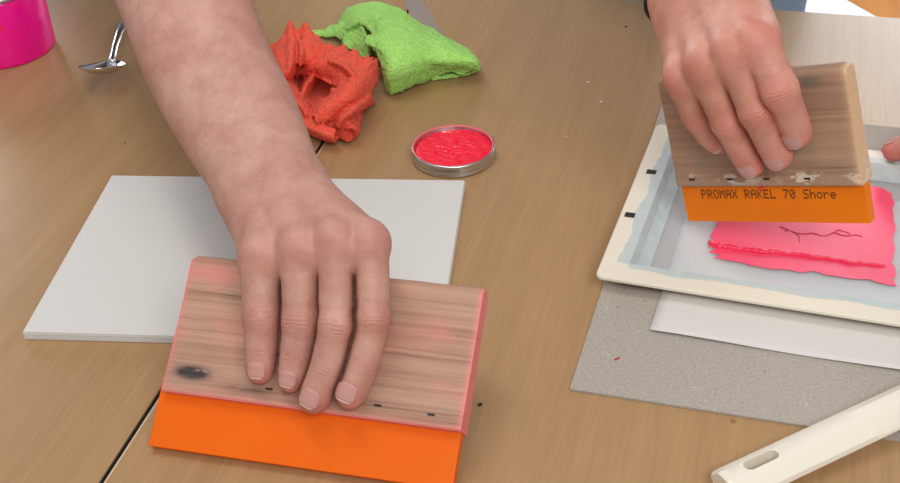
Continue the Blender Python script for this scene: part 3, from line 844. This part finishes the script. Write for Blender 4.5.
# ------------------------------------------------------------------ people (hands and arms as one continuous surface)
class Field:
    """signed distance field on a regular grid in a rotated local frame"""
    def __init__(self, lo, hi, h):
        self.lo = np.array(lo); self.h = h
        self.n = np.ceil((np.array(hi) - self.lo) / h).astype(int) + 1
    def empty(self): return np.full(self.n, 1.0, np.float32)
    def cone(self, D, a, b, r1, r2, k=0.0, flat=None):
        """blend a round cone into D with smooth radius k"""
        a, b = np.asarray(a, float), np.asarray(b, float)
        m = max(r1, r2) + k + 3 * self.h + .004
        i0 = np.maximum(np.floor((np.minimum(a, b) - m - self.lo) / self.h).astype(int), 0)
        i1 = np.minimum(np.ceil((np.maximum(a, b) + m - self.lo) / self.h).astype(int) + 1, self.n)
        if np.any(i1 <= i0): return D
        X = (self.lo[0] + self.h * np.arange(i0[0], i1[0]))[:, None, None].astype(np.float32)
        Y = (self.lo[1] + self.h * np.arange(i0[1], i1[1]))[None, :, None].astype(np.float32)
        Z = (self.lo[2] + self.h * np.arange(i0[2], i1[2]))[None, None, :].astype(np.float32)
        ba = b - a; L2 = max(ba @ ba, 1e-12)
        px, py, pz = X - a[0], Y - a[1], Z - a[2]
        t = np.clip((px * ba[0] + py * ba[1] + pz * ba[2]) / L2, 0, 1)
        qx, qy, qz = px - t * ba[0], py - t * ba[1], pz - t * ba[2]
        d2 = qx * qx + qy * qy + qz * qz
        if flat is not None:                               # squash along a direction
            nrm, s = flat; q = qx * nrm[0] + qy * nrm[1] + qz * nrm[2]
            d2 = d2 + q * q * (1 / (s * s) - 1)
        d = np.sqrt(d2) - (r1 + (r2 - r1) * t)
        sl = tuple(slice(i0[k_], i1[k_]) for k_ in range(3))
        D[sl] = smin(D[sl], d.astype(np.float32), k)
        return D
def smin(a, b, k):
    if k <= 0: return np.minimum(a, b)
    h = np.maximum(k - np.abs(a - b), 0) / k
    return np.minimum(a, b) - h * h * k * .25
def surface_nets(D, lo, h):
    S = D < 0
    nx, ny, nz = D.shape
    cs = np.zeros((nx-1, ny-1, nz-1), np.int8)
    corners = [(i, j, k) for i in (0, 1) for j in (0, 1) for k in (0, 1)]
    sub = lambda A, c: A[c[0]:nx-1+c[0], c[1]:ny-1+c[1], c[2]:nz-1+c[2]]
    for c in corners: cs += sub(S, c)
    idx = np.argwhere((cs > 0) & (cs < 8))
    vid = np.full(cs.shape, -1, np.int64); vid[tuple(idx.T)] = np.arange(len(idx))
    val = {c: D[idx[:,0]+c[0], idx[:,1]+c[1], idx[:,2]+c[2]].astype(float) for c in corners}
    acc = np.zeros((len(idx), 3)); cnt = np.zeros(len(idx))
    for c in corners:
        for ax in range(3):
            if c[ax] == 0:
                e = list(c); e[ax] = 1; e = tuple(e)
                a, b = val[c], val[e]; m = (a < 0) != (b < 0)
                t = np.where(m, a / np.where(m, a - b, 1), 0)
                p = np.array(c, float)[None] + np.zeros((len(idx), 3)); p[:, ax] += t
                acc[m] += p[m]; cnt[m] += 1
    V = lo + h * (idx + acc / cnt[:, None])
    F = []
    for ax in range(3):
        u, v = (ax + 1) % 3, (ax + 2) % 3
        a = [slice(None)] * 3; b = [slice(None)] * 3
        a[ax] = slice(0, -1); b[ax] = slice(1, None)
        ch = S[tuple(a)] != S[tuple(b)]
        e = np.argwhere(ch); e = e[(e[:, u] > 0) & (e[:, v] > 0) & (e[:, u] < D.shape[u]-1) & (e[:, v] < D.shape[v]-1)]
        def cell(du, dv_):
            q = e.copy(); q[:, u] -= du; q[:, v] -= dv_; return vid[tuple(q.T)]
        quad = np.stack([cell(1, 1), cell(0, 1), cell(0, 0), cell(1, 0)], 1)
        fl = ~S[tuple(e.T)]
        quad[fl] = quad[fl][:, ::-1]
        F.append(quad)
    F = np.concatenate(F); F = F[(F >= 0).all(1)]
    return V, F
def fast_mesh(name, V, F):
    me = bpy.data.meshes.new(name)
    me.vertices.add(len(V)); me.vertices.foreach_set('co', np.asarray(V, np.float32).ravel())
    me.loops.add(F.size); me.loops.foreach_set('vertex_index', F.ravel().astype(np.int32))
    me.polygons.add(len(F)); me.polygons.foreach_set('loop_start', (np.arange(len(F)) * 4).astype(np.int32))
    me.polygons.foreach_set('loop_total', np.full(len(F), 4, np.int32))
    me.update(calc_edges=True); me.validate()
    return me
def unit(v): v = np.asarray(v, float); return v / np.linalg.norm(v)

def build_hand(name, label, J, skin, h=.0011, root=None):
    """J: fingers = {name: (joints[4], radii[4])}, thumb, wrist, arm = [(point, side, half width, r, thick)], dorsal direction"""
    dors = unit(J['dorsal'])
    # local axes along the arm keep the grid small
    x = unit(J['fingers']['middle'][0][0] - J['arm'][-1][0]); z = unit(dors - x * (dors @ x)); y = np.cross(z, x)
    R = np.array([x, y, z])                                # world -> local
    org = J['wrist']
    loc = lambda p: R @ (np.asarray(p) - org)
    allp = [loc(p) for f in J['fingers'].values() for p in f[0]] + [loc(p) for p in J['thumb'][0]] + [loc(a[0]) for a in J['arm']]
    for a in J['arm']:
        allp += [loc(a[0] + a[1] * a[2]), loc(a[0] - a[1] * a[2])]
    lo = np.min(allp, 0) - .045; hi = np.max(allp, 0) + .045
    Fd = Field(lo, hi, h)
    # palm and forearm
    P = Fd.empty()
    arm = J['arm']
    for i in range(len(arm) - 1):
        (p0, s0, w0, r0), (p1, s1, w1, r1) = arm[i], arm[i + 1]
        for sg in (-1, 1):
            Fd.cone(P, loc(p0 + s0 * w0 * sg), loc(p1 + s1 * w1 * sg), r0, r1, .012)
        Fd.cone(P, loc(p0), loc(p1), r0 * .98, r1 * .98, .010)
    ws = arm[0][1]
    order = ['pinky', 'ring', 'middle', 'index']
    for q, fn in enumerate(order):
        mcp = J['fingers'][fn][0][0]; r = J['fingers'][fn][1][0]
        u = (q - 1.5) / 1.5
        base = org + J['side'] * u * J['carpal']
        Fd.cone(P, loc(base), loc(mcp - dors * r * .25), J['palm_r'], r * 1.02, .020)
        # flesh of the palm under the metacarpals
        Fd.cone(P, loc(base - dors * .010), loc(mcp - dors * .011 + (base - mcp) * .18), J['palm_r'] * .9, r * .95, .014)
    tj, tr = J['thumb']
    Fd.cone(P, loc(org + J['side'] * J['carpal'] * .8 - dors * .006), loc(tj[0]), J['palm_r'] * .95, tr[0], .014)
    T = Fd.empty()
    for i in range(3): Fd.cone(T, loc(tj[i]), loc(tj[i+1]), tr[i], tr[i+1], .006)
    Fd.cone(P, loc(tj[0] * .5 + tj[1] * .5), loc(J['fingers']['index'][0][0] * .6 + org * .4 - dors * .008), .010, .010, .016)
    whole = smin(P, T, .006)
    m1 = Fd.empty(); m2 = Fd.empty()
    for q, fn in enumerate(order):
        js, rs = J['fingers'][fn]
        E = Fd.empty()
        for i in range(3):
            Fd.cone(E, loc(js[i]), loc(js[i+1]), rs[i], rs[i+1], .004)
            # fleshy belly of each bone
            m = (js[i] + js[i+1]) / 2
            Fd.cone(E, loc(js[i] * .65 + js[i+1] * .35 - dors * .0008), loc(js[i] * .3 + js[i+1] * .7 - dors * .0008), (rs[i] + rs[i+1]) / 2 * 1.0, (rs[i] + rs[i+1]) / 2 * 1.0, .004)
        # knuckle of the first joint and a slight swelling at the middle one
        Fd.cone(E, loc(js[0] + dors * rs[0] * J.get('knuckle', .16)), loc(js[0] + dors * rs[0] * .1 + (js[1] - js[0]) * .06), rs[0] * .93, rs[0] * .9, .006)
        dd = unit(np.cross(J['side'], unit(js[2] - js[0]))); dd = dd if dd @ dors > 0 else -dd
        Fd.cone(E, loc(js[1] + dd * .0006), loc(js[1] + dd * .0006), rs[1] * 1.02, rs[1] * 1.02, .005)
        m2 = np.minimum(m2, np.maximum(m1, E)); m1 = np.minimum(m1, E)
        whole_f = smin(P, E, .0065)
        whole = smin(whole, whole_f, .0006)
        # extensor tendon
        base = org + J['side'] * ((q - 1.5) / 1.5) * J['carpal'] * .75
        tn = Fd.empty()
        a0 = base * .72 + js[0] * .28 + dors * (J['palm_r'] * .72 + J.get('tendon', .0)); a1 = js[0] + dors * rs[0] * .62
        Fd.cone(tn, loc(a0), loc(a1), .0026, .0040, .001)
        whole = smin(whole, tn, .010)
    # crease where two fingers press together
    whole = whole + (J.get('crease', .0013) * np.exp(-((m2 - m1) / .0030) ** 2) * np.clip((P - .001) / .007, 0, 1)).astype(np.float32)
    V, F = surface_nets(whole, Fd.lo, h)
    # one Laplacian pass removes the grid pattern
    W = V @ R + org
    if root is None:
        root = thing('person', label, 'person', Matrix.Translation((float(org[0]), float(org[1]), float(org[2]))))
        ro = org
    else: ro = np.array(root.matrix_world.translation) if root.matrix_world.translation.length else np.array(root.location)
    me = fast_mesh(name, W - ro, F)
    body = link(name, me, skin, root, True)
    sm = body.modifiers.new('sm', 'SMOOTH'); sm.factor = .5; sm.iterations = 2
    # colouring and crease data per vertex
    red = np.zeros(len(W)); pale = np.zeros(len(W)); ax = np.zeros(len(W)); wr = np.zeros(len(W))
    best = np.full(len(W), 9.0)
    for fn in order + ['thumb']:
        js, rs = J['fingers'][fn] if fn != 'thumb' else J['thumb']
        for i in range(4):
            p = js[i]; d = np.linalg.norm(W - p, axis=1)
            amp, sg = ((.48, .010), (.42, .010), (.25, .008), (.55, .011))[i]
            red = np.maximum(red, amp * np.exp(-(d / (rs[i] * 1.35)) ** 4))
            if i in (1, 2):
                tdir = unit(js[i+1] - js[i-1] if i < 3 else js[3] - js[2])
                a = (W - p) @ tdir
                m = (d < rs[i] * 1.7) & (d < best)
                best = np.where(m, d, best); ax = np.where(m, a, ax)
                wr = np.where(m, np.exp(-(a / (.0058 if i == 1 else .0036)) ** 2) * (.42 if i == 1 else .28), wr)
        if fn != 'thumb':
            d = np.linalg.norm(W - (js[0] + dors * rs[0] * .9), axis=1)
            pale = np.maximum(pale, .5 * np.exp(-(d / .006) ** 2))
    # creases on the back of the wrist
    xa = unit(arm[0][0] - arm[-1][0]); a = (W - org) @ xa
    m = (np.abs(a - .002) < .02) & (best > 8)
    ax = np.where(m, a * 1.0, ax); wr = np.where(m, .5 * np.exp(-((a - .002) / .010) ** 2), wr)
    for nm, arr in (('red', red), ('pale', pale), ('axial', ax), ('wrinkle', wr)):
        at_ = me.attributes.new(nm, 'FLOAT', 'POINT'); at_.data.foreach_set('value', arr.astype(np.float32))
    # nails
    for fn in order + ['thumb']:
        js, rs = J['fingers'][fn] if fn != 'thumb' else J['thumb']
        ndir = J['nail'].get(fn, dors)
        t = unit(js[3] - js[2]); nd = unit(ndir - t * (ndir @ t)); s = np.cross(t, nd)
        r = rs[3]; Ln = r * 1.28; half = .76
        nu, nv = 12, 10
        def npt(u, v, off):
            # u along the finger 0 (root) .. 1 (free edge), v across -1..1
            w = half * (1 - .10 * (1 - u) ** 2) * math.sqrt(max(0.02, 1 - (max(0, (u - .62)) / .42) ** 2)) * math.sqrt(max(.05, 1 - (max(0, .34 - u) / .38) ** 2))
            ang = v * w
            c = js[3] + t * (-.80 * r + Ln * u)
            fr = 1 + (-.80 * r + Ln * u) / np.linalg.norm(js[3] - js[2])
            rl = rs[2] + (rs[3] - rs[2]) * min(1, fr) if fr > .78 else max(rs[2] + (rs[3] - rs[2]) * fr, (rs[2] + rs[3]) / 2)
            ra = rl + off + .0007
            lift = nd * r * (.0 - .30 * max(0, u - .40) ** 2)
            return c + lift + (nd * math.cos(ang) + s * math.sin(ang)) * ra - ro
        for (u0, u1, nm, mt, pr) in ((0, .90, 'fingernail', MNAIL, root), (.90, 1.0, 'nail_edge', MNAILTIP, None)):
            up = [[npt(u0 + (u1 - u0) * i / nu, -1 + 2 * j / nv, .0004) for j in range(nv + 1)] for i in range(nu + 1)]
            dn = [[npt(u0 + (u1 - u0) * i / nu, -1 + 2 * j / nv, -.0012) for j in reversed(range(nv + 1))] for i in range(nu + 1)]
            o = MB().rings([a_ + b_ for a_, b_ in zip(up, dn)]).build(nm, mt, pr or nail, True)
            if pr: nail = o
    return root, body, (loc, R, org)

# --- hand on the long squeegee
nA = np.array(MA.to_3x3() @ Vector((0, -1, 0)))
pA = np.array(MA @ Vector((0, -.0075, LH1)))
fa = lambda x, y, off: on_plane(x, y, pA, nA, off)
fingersA = {
    'index':  ([fa(370, 241, .036), fa(372, 318, .0250), fa(362, 363, .0145), fa(350, 394, .0088)], [.0108, .0097, .0095, .0094]),
    'middle': ([fa(336, 242, .041), fa(337, 325, .0270), fa(327, 369, .0160), fa(314, 399, .0092)], [.0110, .0103, .0098, .0094]),
    'ring':   ([fa(300, 250, .039), fa(301, 319, .0230), fa(296, 355, .0125), fa(291, 380, .0072)], [.0114, .0105, .0092, .0080]),
    'pinky':  ([fa(260, 256, .033), fa(261, 316, .0205), fa(261, 350, .0120), fa(260, 371, .0075)], [.0120, .0102, .0090, .0082])}
wristA = at_depth(276, 195, .868)
bA = lambda x, y, off: on_plane(x, y, pA, nA, off)
thumbA = ([at_depth(312, 228, .872), bA(352, 268, -.034), bA(345, 305, -.036), bA(332, 335, -.034)], [.0125, .0105, .0098, .0088])
sideA = unit(fingersA['index'][0][0] - fingersA['pinky'][0][0])
dA = unit(np.cross(sideA, wristA - (fingersA['middle'][0][0] + fingersA['ring'][0][0]) / 2)); dA = dA if dA[2] > 0 else -dA
def armpt(lx, rx, y, ly, ry, d):
    a, b = at_depth(lx, ly, d), at_depth(rx, ry, d); c = (a + b) / 2; w = np.linalg.norm(b - a) / 2
    return c, unit(b - a), w
def arm_list(spec):
    out = []
    S_ = catmull([(l[0], l[1], r[0], r[1], d * 1000, thick * 1000) for (l, r, d, thick) in spec], 4)
    for (a0, a1, b0, b1, d, th_) in S_:
        d, th_ = d / 1000, th_ / 1000
        a, b = at_depth(a0, a1, d), at_depth(b0, b1, d); w = np.linalg.norm(b - a) / 2
        out.append(((a + b) / 2, unit(b - a), w - th_, th_))
    return out
armA = arm_list([((239, 217), (311, 181), .868, .0180), ((220, 188), (305, 151), .880, .0205), ((188, 140), (291, 108), .905, .0250), ((157, 85), (267, 60), .930, .0285), ((135, 30), (247, 8), .955, .0310), ((116, -22), (230, -40), .985, .0330), ((103, -70), (218, -84), 1.012, .0340)])

J_A = dict(fingers=fingersA, thumb=thumbA, wrist=wristA, arm=armA, side=sideA, dorsal=dA, carpal=.0165, palm_r=.0145, nail={'thumb': -nA}, knuckle=.18, crease=.0036)
for fn in ('index', 'middle', 'ring', 'pinky'): J_A['nail'][fn] = nA
perA, bodyA, _ = build_hand('body', 'person with bare forearm pressing down on the long wooden squeegee', J_A, MSKINA)

def arm_hair(body, root, J, n, seed, mat):
    me = body.data; k = len(me.vertices); co = np.empty(k * 3); me.vertices.foreach_get('co', co); co = co.reshape(-1, 3)
    no = np.empty(k * 3); me.vertex_normals.foreach_get('vector', no); no = no.reshape(-1, 3)
    rg = np.random.RandomState(seed); xa = unit(J['arm'][0][0] - J['arm'][-1][0])
    along = co @ xa
    ok = np.where((along < .006) & (no @ unit(J['dorsal']) > -.35))[0]
    mb = MB()
    for i in rg.choice(ok, n, replace=False):
        L = rg.uniform(.004, .008); p = co[i]; nn = no[i]; d = unit(xa + .5 * nn + .35 * rg.randn(3)); s_ = unit(np.cross(d, nn) + 1e-6)
        q = p + d * L * .55 + nn * .0006; e = p + d * L + nn * .0002 + s_ * rg.uniform(-.002, .002); w = .000045
        u_ = np.cross(s_, d)
        mb.add([p + s_ * w, p - s_ * w, p + u_ * w, q + s_ * w * .8, q - s_ * w * .8, q + u_ * w * .8, e], [(0, 1, 4, 3), (1, 2, 5, 4), (2, 0, 3, 5), (3, 4, 6), (4, 5, 6), (5, 3, 6)])
    o = mb.build('arm_hair', mat, root); o['kind'] = 'stuff'
MARMHAIR = plain('arm_hair', srgb(150, 112, 88), .6)
arm_hair(bodyA, perA, J_A, 1300, 5, MARMHAIR)

# --- hand on the short squeegee
nB = np.array(MBm.to_3x3() @ Vector((0, -1, 0)))
pB = np.array(MBm @ Vector((0, -.0065, RH1)))
fb = lambda x, y, off: on_plane(x, y, pB, nB, off)
fingersB = {
    'index':  ([at_depth(755, 40, .876), fb(779, 90, .0280), fb(790, 119, .0160), fb(796, 134, .0105)], [.0126, .0118, .0108, .0101]),
    'middle': ([at_depth(732, 52, .882), fb(756, 111, .0290), fb(771, 141, .0160), fb(778, 156, .0100)], [.0118, .0108, .0102, .0097]),
    'ring':   ([at_depth(704, 65, .896), fb(728, 121, .0260), fb(743, 150, .0150), fb(751, 164, .0095)], [.0116, .0106, .0099, .0094]),
    'pinky':  ([at_depth(682, 78, .915), fb(698, 114, .0180), fb(710, 133, .0110), fb(718, 142, .0085)], [.0114, .0104, .0092, .0082])}
wristB = at_depth(702, -6, .945)
thumbB = ([at_depth(740, 30, .948), fb(764, 82, -.032), fb(772, 108, -.034), fb(772, 134, -.032)], [.0125, .0110, .0100, .0090])
sideB = unit(fingersB['index'][0][0] - fingersB['pinky'][0][0])
dB = unit(np.cross(sideB, wristB - (fingersB['middle'][0][0] + fingersB['ring'][0][0]) / 2)); dB = dB if dB[2] > 0 else -dB
armB = arm_list([((661, 4), (742, -6), .945, .0190), ((655, -34), (742, -48), .975, .0215), ((642, -90), (742, -104), 1.02, .0270), ((628, -150), (738, -164), 1.06, .0320), ((616, -210), (726, -222), 1.10, .0340)])
J_B = dict(fingers=fingersB, thumb=thumbB, wrist=wristB, arm=armB, side=sideB, dorsal=dB, carpal=.022, palm_r=.0165, nail={'thumb': -nB}, knuckle=.06, tendon=-.004)
for fn in ('index', 'middle', 'ring', 'pinky'): J_B['nail'][fn] = nB
perB, bodyB, _ = build_hand('body', 'person in denim gripping the short squeegee above the pink ink', J_B, MSKINB)

# --- the second person's other hand: thumb laid on the far bar of the screen frame
zf = FZ + FT
fingersC = {}
for q, (fn, dx, rr) in enumerate((('index', 0, .0098), ('middle', 25, .0100), ('ring', 50, .0094), ('pinky', 72, .0084))):
    fingersC[fn] = ([at(968 + dx, 112 + dx * .1, .052), at(962 + dx, 143 + dx * .12, .060), at(955 + dx, 163 + dx * .14, .042), at(951 + dx, 173 + dx * .15, zf + rr * .9)], [rr * 1.12, rr, rr * .92, rr * .84])
thumbC = ([at(962, 102, .040), at(934, 131, .038), at(911, 147, .033), at(893, 152, zf + .0085)], [.0125, .0112, .0104, .0092])
wristC = at(998, 52, .075)
sideC = unit(fingersC['index'][0][0] - fingersC['pinky'][0][0])
armC = []
for (x, y, z, w, r_) in ((998, 52, .075, .012, .018), (1010, 10, .11, .013, .021), (1020, -60, .18, .011, .028), (1024, -130, .25, .009, .032)):
    armC.append((at(x, y, z), sideC, w, r_))
J_C = dict(fingers=fingersC, thumb=thumbC, wrist=wristC, arm=armC, side=sideC, dorsal=np.array([0, -.25, 1.]), carpal=.019, palm_r=.0145, nail={'thumb': unit((.0, .35, .9))}, knuckle=.12)
build_hand('hand', None, J_C, MSKINB, root=perB)

# --- clothes and bodies beyond the table, mostly above the picture
def coarse(name, cones, mat, root, h=.007, k=.05, floor=None):
    pts_ = np.array([p for c in cones for p in (c[0], c[1])], float); m = max(max(c[2], c[3]) for c in cones) + .03
    Fd = Field(pts_.min(0) - m, pts_.max(0) + m, h); D = Fd.empty()
    for a, b, r1, r2, *fl in cones: Fd.cone(D, a, b, r1, r2, k, fl[0] if fl else None)
    if floor is not None: D[:, :, :max(0, int((floor - Fd.lo[2]) / h))] = 1
    V, F = surface_nets(D, Fd.lo, h)
    ro = np.array(root.location)
    o = link(name, fast_mesh(name, V - ro, F), mat, root, True)
    sm = o.modifiers.new('sm', 'SMOOTH'); sm.factor = .5; sm.iterations = 4
    return o
MSHIRTB = plain('navy_shirt', srgb(40, 48, 66), .9, bump=(300, .3, .002)); MSHIRTA = plain('grey_shirt', srgb(110, 112, 116), .9, bump=(300, .3, .002))
MHAIR = plain('brown_hair', srgb(70, 50, 38), .7, bump=(400, .6, .004)); MSHOE = plain('dark_shoe', srgb(36, 34, 34), .6)
def person_body(root, elbow_r, elbow_l, sh_r, sh_l, hip, skin, shirt, denim_mat):
    sh_r, sh_l, hip = map(np.array, (sh_r, sh_l, hip)); mid = (sh_r + sh_l) / 2; ax = unit(sh_l - sh_r)
    fwd = unit(np.cross((0, 0, 1), ax)); fwd = fwd if fwd[1] < 0 else -fwd
    fl = (fwd, .68)
    cones = [(mid * .75 + sh_r * .25 - [0, 0, .05], hip + ax * -.05 + [0, 0, .27], .15, .125, fl), (mid * .75 + sh_l * .25 - [0, 0, .05], hip + ax * .05 + [0, 0, .27], .15, .125, fl),
             (sh_r, sh_l, .062, .062), (sh_r, elbow_r * .72 + sh_r * .28, .062, .056), (sh_l, elbow_l * .72 + sh_l * .28, .062, .056)]
    coarse('shirt', cones, shirt, root)
    up = unit(mid - hip); nk = mid + up * .06 + np.array([0, 0, .03]); hd_ = nk + up * .05 + fwd * .03 + np.array([0, 0, .10])
    coarse('head', [(mid, nk, .055, .052), (nk, hd_ - [0, 0, .04], .05, .06), (hd_, hd_ + [0, 0, .02], .085, .082), (hd_ + fwd * .045 - [0, 0, .055], hd_ + fwd * .03 - [0, 0, .03], .042, .055), (hd_ + fwd * .088 - [0, 0, .012], hd_ + fwd * .10 - [0, 0, .028], .009, .014),
            (hd_ + ax * .078, hd_ + ax * .08 - [0, 0, .02], .016, .012), (hd_ - ax * .078, hd_ - ax * .08 - [0, 0, .02], .016, .012), (sh_r, elbow_r, .045, .04), (sh_l, elbow_l, .045, .04)], skin, root, .005, .016)
    coarse('hair', [(hd_ + [0, 0, .03] - fwd * .012, hd_ + [0, 0, .035] + fwd * .01, .089, .086), (hd_ - fwd * .035 - [0, 0, .03], hd_ - fwd * .03 + [0, 0, .02], .072, .085)], MHAIR, root, .005, .03)
    legs = [(hip + ax * -.075 + [0, 0, .14], hip + ax * -.07 + [0, 0, -.02], .105, .108, (fwd, .95)), (hip + ax * .075 + [0, 0, .14], hip + ax * .07 + [0, 0, -.02], .105, .108, (fwd, .95))]
    for s_ in (-1, 1):
        kn = hip + ax * s_ * .095 + fwd * .01; kn[2] = FLOOR_Z + .47; an = hip + ax * s_ * .10 - fwd * .01; an[2] = FLOOR_Z + .09
        legs += [(hip + ax * s_ * .082 - [0, 0, .02], kn, .092, .064), (kn, an, .064, .052)]
    coarse('jeans', legs, denim_mat, root, .007, .03)
    for s_ in (-1, 1):
        an = hip + ax * s_ * .10; an[2] = FLOOR_Z + .045
        coarse('shoe', [(an - fwd * .06, an + fwd * .15, .046, .040, (np.array([0, 0, 1.]), .9)), (an - fwd * .03, an - fwd * .03 + [0, 0, .05], .046, .045)], MSHOE, root, .006, .02)
person_body(perB, armB[-1][0], armC[-1][0], (.10, 1.33, .47), (.48, 1.42, .49), (.267, 1.435, .02), MSKINB, MSHIRTB, MDENIM)
elA = armA[-1][0]
elAl = np.array([-.78, 1.16, .14])
person_body(perA, elA, elAl, (-.33, 1.22, .40), (-.66, 1.33, .42), (-.42, 1.76, .04), MSKINA, MSHIRTA, MDENIM)
# left forearm and fist of the first person propped on the table edge is out of the picture and left to the sleeve

# watch on the second person's wrist
wc = at_depth(698, -13, .966); wl, wr_ = at_depth(644, -3, .972), at_depth(751, -22, .958)
wa = unit(wr_ - wl); wdir = unit(armB[1][0] - armB[0][0]); wn = unit(wdir - wa * (wdir @ wa)); wd = np.cross(wn, wa); wd = wd if wd @ J_B['dorsal'] > 0 else -wd
half = np.linalg.norm(wr_ - wl) / 2; cen_w = (wl + wr_) / 2 - wd * .004
root_o = np.array(perB.location)
rings = []
for k in range(49):
    a = 2 * math.pi * k / 48; rad = wa * math.cos(a) * half + wd * math.sin(a) * .0275
    c_ = cen_w + rad; od = unit(wa * math.cos(a) / half + wd * math.sin(a) / .0275)
    rings.append([c_ + wn * x + od * y - np.array(cen_w) for x, y in ((-.009, -.0014), (.009, -.0014), (.009, .0014), (-.009, .0014))])
watch = thing('wristwatch', 'black strap wristwatch worn loose on the wrist above the short squeegee', 'watch', Matrix.Translation(tuple(map(float, cen_w))))
MB().rings(rings, cap0=False, cap1=False).build('strap', MBLACK, watch, bevel=.0006)
fc = wd * .0275; MW_ = frame_matrix((0, 0, 0), wn, wa)
wb_ = MB().rings([[tuple(fc + wd * z + (wn * math.cos(a) + wa * math.sin(a)) * r_) for a in np.linspace(0, 6.283, 33)[:32]] for r_, z in ((.018, .0005), (.0195, .002), (.0195, .008), (.018, .0095), (.0165, .0092))]).build('watch_case', MSTEEL, watch, bevel=.0005)
